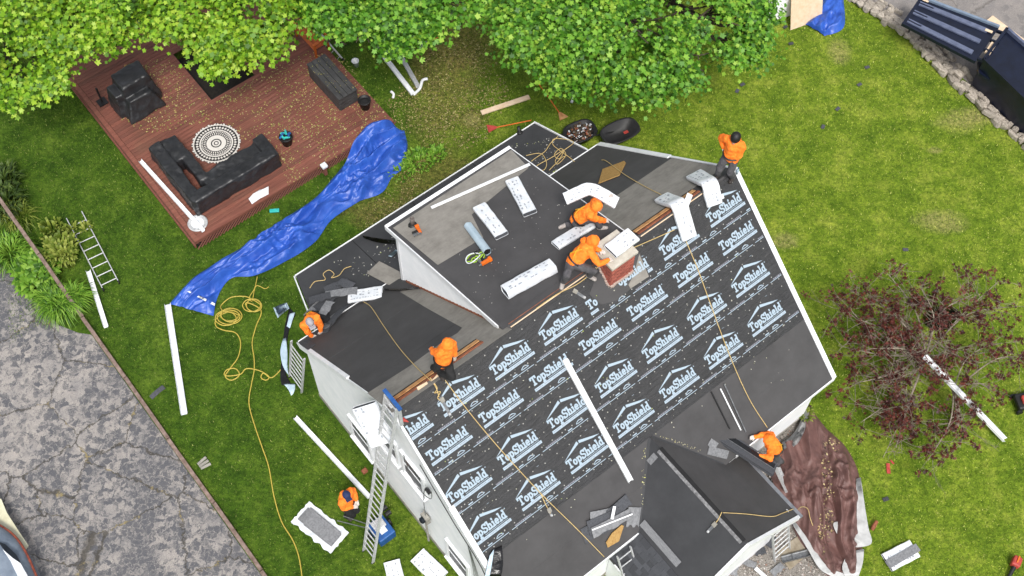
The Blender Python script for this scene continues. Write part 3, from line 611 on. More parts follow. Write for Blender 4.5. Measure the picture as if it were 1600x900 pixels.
def rope(label, pts, r=.0105, mat='rope', name='rope', cat='rope', group=None, n=8):
    q = [on(p[0], p[1], p[2], p[3] if len(p) > 3 else r+.03) if isinstance(p[0], str) else (P(*p) if not isinstance(p, Vector) else p) for p in pts]
    sp = spline(q, n); o = sp[len(sp)//2].copy(); return tag(MB().tube([p-o for p in sp], r, 6).build(name, M_[mat], None, Matrix.Translation(o), True), label, cat, group)
def sleeve(mb, path, ups, w, h, seed=0, n=20, amp=.012):
    rings = []
    for i, p in enumerate(path):
        t = (path[min(i+1, len(path)-1)]-path[max(i-1, 0)]).normalized(); u = (ups[i]-t*ups[i].dot(t)).normalized(); b = u.cross(t)
        rg = []
        for k in range(n):
            a = 2*math.pi*k/n; c, s_ = math.cos(a), math.sin(a); e = .28
            x = math.copysign(abs(c)**e, c)*w/2; y = math.copysign(abs(s_)**e, s_)*h/2
            q = p + b*x + u*(y+h/2); d = noise.noise(q*4+Vector((seed, 0, 0)))*amp + noise.noise(q*13+Vector((seed*2, 0, 0)))*amp*.5
            rg.append(q + (b*c+u*s_)*d)
        rings.append(rg)
    m = len(path); vs = [q for g in rings for q in g]
    mb.add(vs, [(i*n+k, i*n+(k+1) % n, (i+1)*n+(k+1) % n, (i+1)*n+k) for i in range(m-1) for k in range(n)])
    return rings
BG = 'white wrapped shingle bundles'
def bundle(label, path, ups, w=.34, h=.13, seed=1, pr=True, ends=True, group=BG, core=None):
    path = [Vector(p) for p in path]; o = path[len(path)//2]; M = Matrix.Translation(o); lp = [p-o for p in path]
    r = thing('shingle_bundle', label, 'bundle', M, group)
    mb = MB(); rg = sleeve(mb, lp, ups, w, h, seed); mb.build('wrapper', M_['wrap'], r, None, True)
    # stack of shingles showing at both open ends
    n = len(lp)
    mb2 = MB(); cp = lp[:]; cp[0] = lp[0]+(lp[1]-lp[0])*.15; cp[-1] = lp[-1]+(lp[-2]-lp[-1])*.15
    rr = sleeve(mb2, cp, ups, w*.93, h*.88, seed, 14, .002); k = len(mb2.v)-14; mb2.f += [tuple(range(14))[::-1], tuple(k+i for i in range(14))]; mb2.m += [0, 0]
    mb2.build('shingle_stack', M_['shingle'], r)
    if pr:                                             # grey printed panels and lines on the top face
        pm = MB(); rnd = random.Random(seed)
        for i in range(1, n-2, 1):
            t = (lp[i+1]-lp[i]); u = ups[i].normalized(); t2 = t.normalized(); b = u.cross(t2)
            for k in range(3):
                if rnd.random() < .62:
                    y0 = (-.38+.27*k)*w; ln = rnd.uniform(.25, .8); ww = rnd.choice((.008, .012, .02))*w/.34; c = lp[i] + u*(h+.0135) + b*(y0+rnd.uniform(0, .03))
                    a_, b_ = c+t*.1, c+t*(.1+ln); pm.add([a_-b*ww, a_+b*ww, b_+b*ww, b_-b*ww], [(0, 1, 2, 3)])
        if pm.v: tag(pm.build('print', M_['print'], r), kind='stuff')
    return r
def flat_bundle(label, pl, a, b, w=.34, h=.13, seed=1, off=.01, bend=0., **k):
    A, B = on(pl, *a, off), on(pl, *b, off); nn = PLANES[pl][1]; m = 12
    return bundle(label, [A.lerp(B, i/m) + nn*bend*math.sin(math.pi*i/m) for i in range(m+1)], [nn]*(m+1), w, h, seed, **k)
def loose(label, pl, c, ang, l=.95, w=.32, off=.02, mat='shingle', group=None, tilt=0., name='loose_shingle', cut=True, cat='shingle', bend=.0, z=None):
    o = on(pl, c[0], c[1], off); n = PLANES[pl][1]; d = on(pl, c[0]+10*math.cos(R(ang)), c[1]-10*math.sin(R(ang)), off)-o
    M = frame(o, d, n) @ Matrix.Rotation(tilt, 4, 'X'); mb = MB(); m = 8; rnd = random.Random(int(c[0]*7+c[1]))
    top = lambda x, y: (x*l, y*w, .007+bend*(1-(2*x)**2)+.008*noise.noise(Vector((x*5+c[0], y*5, 0))))
    vs = []
    for j in range(3):
        for i in range(m+1):
            y = -.5+.5*j
            if cut and j == 0 and (i//2) % 2: y += .12
            vs.append(Vector(top(-.5+i/m, y)))
    k = len(vs); vs += [v-Vector((0, 0, .008)) for v in vs]; fs = []
    for j in range(2):
        for i in range(m): a = j*(m+1)+i; fs += [(a, a+1, a+m+2, a+m+1), (k+a+m+1, k+a+m+2, k+a+1, k+a)]
    rim = list(range(m+1))+[m+(m+1)*1, m+(m+1)*2]+[2*(m+1)+i for i in range(m-1, -1, -1)]+[m+1]
    fs += [(rim[(i+1) % len(rim)], rim[i], k+rim[i], k+rim[(i+1) % len(rim)]) for i in range(len(rim))]
    return tag(mb.add(vs, fs).build(name, M_[mat], None, M), label, cat, group)
# ---------------------------------------------------------------- bundles on and around the roof
flat_bundle('white wrapped shingle bundle at the dormer edge, farthest up the dormer roof', 'dorm', (801, 284), (829, 336), .36, .12, 1, .03)
flat_bundle('white wrapped shingle bundle between the blue-grey roll and the upper dormer bundle', 'dorm', (750, 325), (785, 371), .36, .12, 2, .03)
flat_bundle('thick white shingle bundle stacked at the dormer ridge left of the chimney', 'dorm', (790, 462), (866, 420), .36, .24, 3, .03)
flat_bundle('torn white bundle lying flat between the two workers beside the chimney', 'dorm', (868, 386), (926, 350), .34, .09, 4, .03)
cz = 7.86; A, B = P(959, 391, cz), P(984, 372, cz)
bundle('short white shingle bundle resting on top of the brick chimney', [A.lerp(B, i/8)-(B-A)*.22+(B-A)*.44*i/8 for i in range(9)], [Z_]*9, .42, .10, 5)
def drape(label, a, b, w, seed, h=.12, u0=None):     # bundle bent over the main ridge, a on the rear slope, b on the front
    A, B = on('rear', *a, .03), on('front', *b, .05); ua, ub = uv(A), uv(B); um = ua[0]+(ub[0]-ua[0])*abs(ua[1])/(abs(ua[1])+ub[1]); T_ = W(um, 0, H+.09)
    nr_, nf_ = PLANES['rear'][1], PLANES['front'][1]; pts = [A, A.lerp(T_, .55), T_, T_.lerp(B, .35), B]; sp = spline(pts, 5); m = len(sp)-1
    return bundle(label, sp, [(nr_*(1-i/m)+nf_*(i/m)).normalized() for i in range(m+1)], w, h, seed)
drape('white bundle draped over the ridge with a loose flap, just right of the chimney', (1036, 312), (1075, 372), .42, 6)
drape('white bundle draped over the ridge by the standing worker at the right gable', (1086, 276), (1114, 320), .44, 7)
board('wrapper_flap', 'torn white wrapper flap beside the bundle draped right of the chimney', 'wrapper', 'front', (1066, 335), (1078, 303), .16, .01, 'wrap', .12)
board('wrapper_flap', 'white wrapper strip below the bundle draped by the standing worker', 'wrapper', 'front', (1105, 318), (1130, 306), .12, .02, 'wrap', .05)
flat_bundle('torn white bundle wrapper over the rear eave near the left gable', 'add', (545, 466), (598, 458), .42, .09, 8, .16)
flat_bundle('grey-sided bundle on the front lawn corner right of the brown tarp', 'g', (1385, 880), (1428, 858), .52, .10, 9, .05)
flat_bundle('white bundle on the grass by the gable wall at the bottom edge', 'g', (652, 868), (690, 905), .50, .10, 10, .05)
flat_bundle('white bundle partly cut off by the bottom edge, left of its neighbour by the wall', 'g', (612, 878), (625, 930), .45, .1, 11, .05)
# opened pack of grey shingles on the lawn
r = thing('opened_shingle_pack', 'opened pack of grey shingles on torn white wrapper by the hand truck', 'bundle', seg('g', (470, 800), (530, 848), .05)[0])
MB().grid(lambda a, b: ((a-.5)*1.45+.05*noise.noise(Vector((a*6, b*9, 1))), (b-.5)*.74+.06*noise.noise(Vector((a*9, b*3, 4))), .01+.04*noise.noise(Vector((a*8, b*8, 2)))), 24, 10).build('wrapper', M_['wrap'], r, None, True)
for i, (x, y, a) in enumerate(((-.12, .0, 0), (.12, -.02, .01), (-.06, .03, -.02), (.1, .01, 0))): MB().box((x, y, .045+i*.016), (1.0, .42, .014), Matrix.Rotation(a, 3, 'Z')).build('shingle', M_['shingleback'], r)
r = thing('opened_shingle_pack', 'half-wrapped grey shingle pack on the right lawn below the fallen red-leaf tree', 'bundle', seg('g', (1378, 888), (1440, 852), .14)[0])
for i in range(3): MB().box((.02*i, .0, .02+i*.015), (.98, .22, .013)).build('shingle', M_['shingleback'], r)
# hoist bundle lying on the top of the long ladder
A, B = P(570, 630, 6.6), P(600, 690, 5.9)
bundle('big white bundle riding the long ladder beside the left gable', [A.lerp(B, i/12) for i in range(13)], [Vector((-.35, -.45, .80)).normalized()]*13, .62, .16, 12)
# ---------------------------------------------------------------- roll, tools and scraps on the dormer
M, l = seg('dorm', (731, 352), (762, 394), .12); mb = MB()
prof = [((.10+.012*math.sin(a*.9))*math.cos(R(a*18)), (.10+.01*math.cos(a))*math.sin(R(a*18))) for a in range(20)]
r = thing('membrane_roll', 'pale blue-grey roll of membrane on the dormer roof', 'roll', M)
mb.add([(-l/2, y, z) for y, z in prof]+[(l/2, y, z) for y, z in prof], [(i, (i+1) % 20, 20+(i+1) % 20, 20+i) for i in range(20)]).build('outer_wrap', mk('pale_blue_film', C(186, 204, 216), C(164, 184, 198), 5, .4, bump=.15), r, None, True)
MB().tube([(-l/2+.03, 0, 0), (l/2-.02, 0, 0)], .085, 16).build('core', M_['black'], r)
M, l = seg('dorm', (674, 325), (828, 257), .045); r = tag(MB().box((0, 0, .012), (l, .09, .024)).build('trim_strip', M_['white'], None, M), 'long white metal strip across the dormer roof', 'strip')
M = frame(on('dorm', 645, 352, .02), E_, Z_); r = thing('vent_pipe', 'grey plumbing vent pipe standing on the dormer roof', 'pipe', M)
MB().lathe([(.055, 0), (.055, .34), (.043, .34), (.043, .1)], 18).build('pipe', mk('grey_pvc', C(120, 110, 106), C(88, 80, 76), 6, .6), r, None, True); MB().lathe([(.12, 0), (.11, .02), (.06, .06)], 18).build('boot', M_['black'], r, None, True)
def nailer(label, pl, c, ang, mat='orange'):
    o = on(pl, c[0], c[1], .04); d = on(pl, c[0]+10*math.cos(R(ang)), c[1]-10*math.sin(R(ang)), .04)-o; r = thing('nail_gun', label, 'tool', frame(o, d, PLANES[pl][1]))
    mb = MB().box((.0, 0, .05), (.26, .08, .09)).box((.12, 0, .06), (.08, .11, .11)).build('housing', M_[mat], r, bevel=.015)
    MB().box((-.02, .10, .045), (.06, .18, .05)).build('grip', M_['black'], r, bevel=.012); MB().box((-.11, .09, .04), (.07, .2, .05)).build('magazine', M_['steel'], r, bevel=.006)
    MB().tube([(-.13, 0, .05), (-.2, 0, .05)], .02, 8).build('nose', M_['steel'], r); return r
nailer('orange nail gun lying next to the vent pipe on the dormer', 'dorm', (655, 361), 120)
nailer('orange and black nail gun beside the green harness on the dormer', 'dorm', (760, 411), 30)
r = thing('safety_harness', 'lime green safety harness in a heap on the dormer roof', 'harness', frame(on('dorm', 745, 402, .03), E_, PLANES['dorm'][1]))
M_['lime'] = mk('lime_webbing', C(176, 214, 70), C(140, 180, 50), 20, .7)
for i, (cx, cy, rx, ry, mt) in enumerate(((-.12, .05, .16, .11, 'lime'), (.05, -.05, .14, .10, 'lime'), (.12, .08, .10, .08, 'black'), (-.02, -.08, .18, .06, 'lime'), (-.1, .0, .2, .13, 'wrap'))):
    MB().tube([(cx+rx*math.cos(a), cy+ry*math.sin(a), .02+.03*math.sin(a*2+i)+.012*i) for a in [k*math.pi/9 for k in range(18)]], .014, 5, closed=True).build('strap', M_[mt], r)
MB().box((.15, -.02, .03), (.09, .05, .03)).build('buckle', M_['steel'], r)
board('membrane_offcut', 'grey felt offcut curled on the low rear roof beside the dormer wall', 'offcut', 'add', (583, 418), (633, 444), .52, .02, 'felt', .05)
def crumple(label, pl, outline, off, amp, mat, name, cat, n=18, seed=0, hmax=.0, group=None):
    L_, R_ = outline; Ls = spline([on(pl, *p, off) for p in L_], 6); Rs = spline([on(pl, *p, off) for p in R_], 6); m = n*2
    o = (Ls[len(Ls)//2]+Rs[len(Rs)//2])/2
    def f(a, b):
        p = Ls[min(int(a*(len(Ls)-1)), len(Ls)-1)].lerp(Rs[min(int(a*(len(Rs)-1)), len(Rs)-1)], b); q = p*3+Vector((seed, seed, 0))
        e = min(1, 6*min(a, 1-a, b, 1-b)+.1); return p-o + PLANES[pl][1]*((abs(noise.noise(q))*amp+abs(noise.noise(q*2.7))*amp*.5)*e+hmax*math.sin(math.pi*b)*e)
    mb = MB().grid(f, m, max(6, n//2)); ob = mb.build(name, M_[mat] if isinstance(mat, str) else mat, None, Matrix.Translation(o), True)
    return tag(ob, label, cat, group)
M_['film'] = mk('black_plastic_film', C(24, 24, 26), C(14, 14, 15), 5, .22, bump=.4, bscale=14, bdist=.03)
M_['bluefilm'] = mk('pale_blue_film_strip', C(196, 216, 230), C(172, 194, 210), 5, .35, bump=.3, bscale=14, bdist=.02)
crumple('torn black plastic strip on the low roof against the dormer corner', 'add', ([(566, 368), (590, 372), (622, 376)], [(568, 372), (590, 379), (622, 382)]), .05, .05, 'film', 'plastic_strip', 'plastic')
crumple('black film strip lying below the torn bundle by the dormer wall', 'rear', ([(600, 451), (630, 451), (655, 448)], [(601, 454), (630, 454), (654, 451)]), .05, .03, 'film', 'plastic_strip', 'plastic')
crumple('small pale blue film scrap on the low roof by the dormer corner', 'add', ([(606, 400), (618, 390)], [(612, 402), (624, 392)]), .04, .05, 'bluefilm', 'film_scrap', 'plastic')
MB_ = tag(MB().lathe([(.10, 0), (.09, .02), (.05, .06), (.05, .22), (.0, .22)], 14).build('roof_vent_stub', M_['black'], None, frame(on('add', 812, 207, .01), E_, PLANES['add'][1]), True), 'short black vent stub on the far end of the low rear roof', 'vent')
# ---------------------------------------------------------------- loose shingles
G1 = 'loose shingles piled by the worker on the left corner'
for c, a, mt, l, of in (((512, 462), 40, 'shingle', .8, .10), ((526, 447), 20, 'shingle', .7, .16), ((497, 478), 45, 'shingleback', .9, .16), ((512, 470), 35, 'shingle', .8, .2), ((533, 458), 8, 'shingleback', .9, .26), ((508, 486), 60, 'shingleback', .7, .22), ((500, 466), 15, 'shingle', .6, .28), ((540, 444), -20, 'shingle', .5, .22)):
    loose('loose shingle in the jumbled pile by the worker on the left corner', 'add', c, a, l, .28, of, mt, G1, bend=.02)
for c, a, mt, l, of in (((520, 497), 50, 'shingleback', 1., .05), ((529, 491), 48, 'shingle', .9, .09), ((516, 507), 52, 'shingle', .8, .03)):
    loose('loose shingle leaning across the rear eave right of the grey-capped worker', 'rear', c, a, l, .28, of, mt, 'loose shingles across the rear eave', bend=.02)
loose('new shingle laid flat at the rear-left corner of the roof', 'rear', (481, 538), -34, .62, .26, .02, 'shingle', cut=False)
G2 = 'loose shingles piled at the foot of the left valley'
for c, a, mt, l, w_, of, lab in (((940, 822), 30, 'shingle', 1.1, .42, .03, 'lowest long dark shingle of the pile by the left valley'), ((948, 813), 24, 'shingle', 1.05, .38, .08, 'dark shingle in the middle of the pile by the left valley'), ((938, 806), 12, 'shingleback', .55, .3, .05, 'short grey shingle at the upper left of the valley pile'), ((965, 795), 40, 'shingle', .75, .34, .06, 'dark shingle sticking out of the top of the valley pile'), ((955, 818), 27, 'shingleback', 1.1, .28, .12, 'grey shingle on top of the valley pile under the white strip'), ((990, 808), -2, 'shingleback', .36, .5, .03, 'square grey shingle at the right end of the valley pile')):
    loose(lab, 'front', c, a, l, w_, of, mt, G2, bend=.02)
board('white_strip', 'white release strip on top of the shingle pile by the left valley', 'strip', 'front', (925, 828), (988, 803), .035, .01, 'white', .17)
board('white_strip', 'short white strip standing across the shingle pile by the left valley', 'strip', 'front', (956, 811), (960, 791), .08, .012, 'white', .19)
o = tag(MB().prism([(-.28, -.12), (.05, -.16), (.34, .10), (.30, .16), (-.02, .13), (-.26, .02)], 0, .018).build('plywood_offcut', M_['osb'], None, seg('front', (945, 850), (975, 828), .05)[0]), 'triangular tan board offcut below the shingle pile on the front roof', 'offcut')
o = tag(MB().prism([(-.36, -.50), (.24, -.42), (.36, .30), (.30, .46), (-.34, .40)], 0, .02).build('plywood_offcut', M_['osb'], None, seg('rear', (938, 275), (977, 262), .03)[0]), 'tan board offcut with ragged edge on the right rear slope', 'offcut')
G3 = 'grey shingle pieces near the right valley'
loose('grey shingle piece lying lowest of the two by the right valley', 'front', (1122, 707), -14, .62, .22, .03, 'shingleback', cut=False)
loose('small grey shingle corner under a longer piece by the right valley', 'front', (1114, 694), -35, .26, .2, .02, 'shingleback', cut=False)
A, B = on('front', 1134, 670, .10), on('wr', 1192, 744, .14); M = frame((A+B)/2, B-A, Z_*.9+E_*.35+N_*.1); l = (B-A).length; r = thing('shingle_bundle', 'unwrapped dark shingle bundle at the right wing eave by the kneeling worker', 'bundle', M)
for i in range(5): MB().box((.02*(i % 2), 0, .012+i*.022), (l, .40, .018)).build('shingle', M_['shingle'], r)
MB().box((.0, .06, .125), (l*.95, .14, .006)).build('release_film', M_['film'], r); MB().box((.0, -.03, .125), (l*.97, .02, .006)).build('stripe', M_['steel'], r)
G4 = 'shingle scraps scattered on the lawn'
for i, (x, y, a) in enumerate(((1286, 198, 70), (1236, 68, 10), (1355, 105, 20), (1343, 132, 30), (1415, 390, 0), (1384, 780, 20), (1309, 170, 40), (1160, 132, 30), (1152, 142, 60), (1461, 456, 40), (1227, 42, 30))):
    loose(('dark shingle scrap on the lawn right of the standing worker', 'dark shingle scrap near the plywood, upper of the lawn scraps', 'dark shingle scrap on the lawn toward the stone wall, upper one', 'dark shingle scrap on the lawn toward the stone wall, lower one', 'dark shingle scrap on the lawn above the red-leaf tree', 'dark shingle scrap on the lawn right of the brown tarp', 'dark shingle scrap in the middle of the scraps on the upper lawn', 'right one of two dark scraps under the large maple edge', 'left one of two dark scraps under the large maple edge', 'tiny dark scrap at the top twigs of the red-leaf tree', 'dark scrap in front of the white shed')[i], 'g', (x, y), a, .17, .11, .05, 'shingle', G4, cut=False)
for i, (x, y, a, l_) in enumerate(((1132, 872, 20, .5), (1150, 858, 50, .4), (1168, 880, -20, .45), (1205, 846, 60, .35), (1148, 888, 80, .4), (1188, 862, 10, .3), (1215, 890, 40, .4))):
    loose('torn shingle piece on the pebbles below the front wing', 'g', (x, y), a, l_, .2, .06+.01*(i % 3), 'shingle' if i % 2 else 'shingleback', 'torn shingles below the front wing', bend=.03)
loose('black curled shingle strip on the grass beside the driveway edging', 'g', (246, 613), 40, .48, .15, .06, 'shingle', cut=False, bend=.03)
for x, y, a, lab in ((1388, 732, 95, 'larger pink-red plastic piece on the lawn under the red-leaf branches'), (1394, 722, -45, 'smaller pink-red plastic sliver on the lawn under the red-leaf branches')):
    loose(lab, 'g', (x, y), a, .30 if x < 1390 else .14, .10 if x < 1390 else .05, .05, 'red', None, name='plastic_piece', cut=False, cat='debris')
# ---------------------------------------------------------------- gutters, boards, strips
gutter('long white gutter section lying down the front roof slope', 'front', (881, 562), (984, 752), .12, .07, .04)
gutter('long grey-white gutter lying on the lawn left of the yellow hose', 'g', (262, 476), (288, 648), .17, .09, .04, 'wrap')
gutter('white gutter piece on the lawn beside the small ladder and plants', 'g', (138, 424), (166, 512), .12, .08, .05)
gutter('white gutter on the grass leading to the hand truck', 'g', (461, 653), (577, 778), .11, .08, .05)
gutter('narrow grey-white gutter on the deck ending over a round lid', 'deck', (219, 252), (318, 362), .10, .07, .05)
board('plank', 'pale new pine plank lying on the grass behind the house', 'plank', 'g', (752, 177), (827, 152), .17, .04, 'pine', .04)
M, l = seg('front', (1122, 604), (1160, 690), .06)
for i, (a, b, w_, mt, lab) in enumerate((((1125, 607), (1157, 672), .03, 'white', 'thin white rail, middle of three lying above the kneeling worker'), ((1111, 612), (1140, 670), .03, 'black', 'dark rail with bent end, left of the white rail above the kneeling worker'), ((1131, 600), (1165, 675), .03, 'steel', 'grey rail nearest the rope, right of the white rail above the kneeling worker'))):
    board('metal_rail', lab, 'rail', 'front', a, b, w_, .025, mt, .04)
board('wooden_shim', 'pale wood scrap in front of the ridge slot by the bent worker', 'scrap', 'front', (652, 608), (668, 599), .10, .02, 'pine', .06)
board('wooden_shim', 'pale wood scrap under the rope knot at the ridge', 'scrap', 'front', (675, 598), (686, 586), .10, .02, 'pine', .06)
board('paint_stick', 'short white strip lying on the brown tarp', 'strip', 'g', (1230, 704), (1236, 718), .10, .015, 'white', .16)
# ---------------------------------------------------------------- ropes, anchors
def anchor(label, pl, a, b):
    M, l = seg(pl, a, b, .03); r = thing('roof_anchor', label, 'anchor', M)
    MB().box((0, 0, .006), (l, .07, .012)).build('plate', M_['steel'], r, bevel=.004); MB().lathe([(.035, 0), (.035, .03), (.02, .05)], 12, (l*.38, 0, .0)).build('ring', M_['alum'], r); MB().box((-l*.35, 0, .02), (.12, .10, .03)).build('hook', M_['concrete'], r)
    return r
rope('tan rope from the torn bundle over the ridge, left rear slope', [('rear', 567, 471), ('rear', 580, 480), ('rear', 600, 510), ('rear', 625, 545), ('rear', 650, 573), ('rear', 668, 590, .06), ('front', 680, 603, .06), ('front', 686, 620)])
rope('tan rope down the left front slope from the bent worker to the lower eave', [('front', 694, 592), ('front', 730, 640), ('front', 780, 700), ('front', 845, 771), ('front', 900, 825), ('front', 944, 870)])
rope('short rope tail tied to the anchor on the left front slope', [('front', 845, 771), ('front', 852, 787), ('front', 860, 802)])
rope('tan rope down the right front slope to the kneeling worker', [('front', 1072, 377), ('front', 1090, 420), ('front', 1112, 480), ('front', 1140, 555), ('front', 1170, 622), ('front', 1199, 668)])
rope('tan rope along the ridge from the chimney to the draped bundle', [('front', 990, 387, .1), ('front', 1020, 374, .05), ('front', 1054, 359, .05)])
rope('tan rope along the ridge slot left of the chimney', [('front', 838, 482), ('front', 870, 460), ('front', 905, 442), ('front', 938, 414, .08)])
rope('tan rope across the right rear slope over the board offcut', [('rear', 940, 250, .02), ('rear', 948, 252, .06), ('rear', 975, 272, .06), ('rear', 1005, 290), ('rear', 1033, 304)])
rope('tangled tan rope heap on the low rear roof right of the dormer', [('add', 822, 243), ('add', 845, 240), ('add', 854, 255), ('add', 849, 266), ('add', 838, 260), ('add', 862, 246), ('add', 880, 235), ('add', 874, 248, .05), ('add', 866, 242, .05), ('add', 876, 232, .06), ('add', 884, 242, .06), ('add', 872, 256, .05), ('add', 868, 250, .06), ('add', 880, 236, .07), ('add', 896, 223, .05), ('add', 886, 218), ('add', 866, 217), ('add', 864, 226), ('add', 876, 236, .06), ('add', 890, 246), ('add', 905, 257), ('add', 925, 256), ('add', 945, 246), ('add', 950, 248), ('add', 945, 259)])
rope('pale rope end trailing off the tangled heap to the low roof edge', [('add', 872, 213), ('add', 860, 224), ('add', 852, 236), ('add', 838, 246), ('add', 830, 252)])
rope('rope end hanging by the dormer corner from the tangled heap', [('add', 858, 266), ('add', 868, 256), ('add', 878, 246, .06), ('add', 884, 244, .05)])
rope('curled tan rope among the shingle pile on the left rear corner', [('add', 484, 450, .1), ('add', 492, 440, .1), ('add', 508, 437, .1), ('add', 505, 428, .12), ('add', 514, 422, .12), ('add', 522, 428, .1), ('add', 518, 434, .1), ('add', 530, 430, .06), ('add', 538, 420), ('add', 549, 416)])
rope('tan rope across the front wing from its ridge to the right eave', [('wr', 1130, 801, .05), ('wr', 1165, 803), ('wr', 1205, 807), ('wr', 1222, 802), ('wr', 1240, 795)])
rope('rope tail tied on the wing ridge ending in an anchor hook', [('wl', 1128, 800, .06), ('wl', 1122, 812, .04), ('wl', 1117, 818, .03)])
rope('tan rope curling on the brown tarp beside the wing', [P(1244, 800, 2.2), P(1252, 792, 1.6), P(1262, 795, .9), P(1266, 810, .45), P(1272, 824, .3), P(1280, 822, .3), P(1278, 828, .3), P(1270, 826, .3), P(1284, 836, .25), P(1287, 845, .25)])
rope('knotted rope bunch hanging at the left ridge by the bent worker', [('front', 672, 590, .08), ('front', 683, 606, .05), ('front', 679, 614, .06), ('front', 688, 612, .06), ('front', 684, 622, .05), ('front', 692, 628)])
anchor('metal rope anchor at the left end of the ridge on the front slope', 'front', (688, 620), (704, 650)); anchor('metal roof anchor on the front slope left of the chimney', 'front', (895, 453), (915, 466)); anchor('metal roof anchor on the lower left front slope', 'front', (857, 795), (862, 806)); anchor('rope anchor on the left slope of the front wing', 'wl', (1119, 817), (1105, 832))
# yellow hose on the lawn
hp = [P(x, y, .05) for x, y in ((443, 573), (425, 590), (412, 583), (408, 590), (416, 594), (420, 588), (405, 579), (385, 576), (375, 585), (352, 587), (354, 578), (368, 576), (374, 586), (362, 594), (352, 588), (360, 575), (372, 558), (376, 535), (368, 520), (350, 516), (338, 510), (337, 500), (345, 492), (360, 487), (372, 492))]
for k in range(26):
    a = k*.9; hp.append(P(357+5*math.sin(k*.31)+17*math.cos(a), 494-4*math.cos(k*.23)+11*math.sin(a), .06+.004*k))
hp += [P(x, y, .06) for x, y in ((345, 478), (360, 465), (380, 463), (391, 466))]
for k in range(18):
    a = k*.95; hp.append(P(395+3*math.sin(k*.5)+13*math.cos(a), 477+10*math.sin(a), .06+.004*k))
hp += [P(x, y, .05) for x, y in ((408, 485), (400, 510), (394, 535), (397, 560), (397, 580), (393, 600), (389, 630), (398, 665), (410, 700), (420, 730), (428, 775), (440, 815), (458, 845), (468, 875), (474, 920))]
rope('yellow air hose coiled and trailing over the left lawn', hp, .017, 'hose', 'air_hose', 'hose', n=5)
rope('thin yellow hose end running off the blue tarp to the coil', [P(402, 432, .07), P(398, 450, .06), P(390, 464, .06), P(394, 470, .06), P(400, 447, .07), P(414, 451, .06), P(420, 448, .05)], .013, 'hose', 'air_hose', 'hose')
# ---------------------------------------------------------------- ladders
ladder('small silver ladder lying flat on the left lawn', P(173, 446, .06), P(116, 336, .06), E_, .50, gap=.345)
ladder('tall silver extension ladder leaning on the left gable', W(-1.58, .20, 0), W(-.03, .12, 7.9), N_, .43, start=.3, rail=.09)
ladder('short silver stepladder against the rear-left corner', W(-.30, -5.25, 0), W(-.06, -4.85, 2.6), N_, .62, start=.25)
ladder('silver ladder leaning on the right wing eave behind the kneeling worker', P(1228, 760, .05), P(1196, 692, 2.9), E_*.55+N_*-.8, .42, start=.2)
ladder('silver ladder leaning on the front wing gable at the right', P(1222, 868, 0.), P(1218, 808, 2.6), E_, .55, start=.25)
ladder('silver ladder at the bottom edge leaning on the shingled slope', P(1010, 985, 0.), P(975, 862, 3.1), E_, .42, start=.2)
ladder('pale ladder under the leaves behind the deck', P(530, 100, .1), P(480, 42, .5), Vector((.8, -.6, 0)), .45)
# hoist frame with blue top at the ladder's head
o = P(606, 640, 7.2); r = thing('ladder_hoist', 'blue and silver hoist frame at the top of the tall ladder', 'hoist', frame(W(.0, .12, 7.0), N_, Z_))
for x in (-.24, .24): MB().box((x, .0, .35), (.05, .08, 1.15)).build('post', M_['alum'], r)
MB().box((0, 0, .93), (.62, .09, .06)).build('top_bar', M_['bluepl'], r); MB().box((0, 0, .3), (.5, .05, .06)).build('cross_bar', M_['alum'], r); MB().box((0, .0, -.1), (.5, .06, .08)).build('lower_bar', M_['bluepl'], r)
MB().tube([(.2, .06, .15), (.32, .14, .1)], [.06, .01], 8).build('warning_cone', M_['red'], r)
# blue hand truck / motor unit at the ladder foot
r = thing('hoist_motor', 'blue motor unit with rollers at the foot of the tall ladder', 'machine', frame(P(598, 835, 0), E_, Z_))
MB().box((0, 0, .32), (.5, .62, .42)).build('housing', M_['bluepl'], r, bevel=.03); MB().box((.0, .12, .56), (.34, .3, .08)).build('cover', M_['alum'], r, bevel=.02); MB().box((.0, -.1, .545), (.2, .14, .03)).build('panel', M_['wrap'], r)
for s_ in (-1, 1):
    MB().tube([(s_*.30, .15, .12), (s_*.36, .15, .12)], .12, 16).build('wheel', M_['black'], r)
    MB().tube([(.32, .35+s_*.09, .42), (.48, .35+s_*.09, .42)], .07, 12).build('roller', M_['black'], r)
    MB().tube([(-.2+s_*.06, .25, .4), (-.75+s_*.10, .75, .95)], .014, 6).build('handle', M_['steel'], r)
# ---------------------------------------------------------------- deck, built board by board
DU0, DU1, DV0, DV1 = -.12, 7.25, -19.5, -10.88
deck = thing('deck', 'reddish-brown timber deck with lattice skirt in the back garden', 'deck', Matrix.Rotation(YAW, 4, 'Z'))
s = N('red_deck_board'); mp = s.n('Mapping', {'Vector': s.coord(), 'Scale': (1.2, 16, 16)}).outputs[0]
c = s.ramp(s.noise(1.2, 6, .75, vec=mp), [(.28, C(96, 56, 46)), (.55, C(126, 76, 62)), (.8, C(152, 104, 90))])
c = s.mix(s.ramp(s.noise(.9, 5, .7, world=True), [(.5, 0.), (.8, .5)]), c, C(120, 92, 70)); rd_ = s.n('ObjectInfo').outputs['Random']
c = s.mix(1., c, s.ramp(rd_, [(0, (.78, .78, .78, 1)), (1, (1.15, 1.1, 1.08, 1))]), 'MULTIPLY'); s.base(c).set(Roughness=.75).bump(s.noise(1.2, 4, .7, vec=mp), .3, .006); M_['deckb'] = s.m
v = DV1-.15; bw = .14; dme = {}
def dboard(u0, u1, v):
    o = MB().box((0, 0, 0), (u1-u0, bw-.008, .03)).build('deck_board', M_['deckb'], deck, Matrix.Translation(hl((u0+u1)/2, v, .433+random.uniform(-.002, .002))))
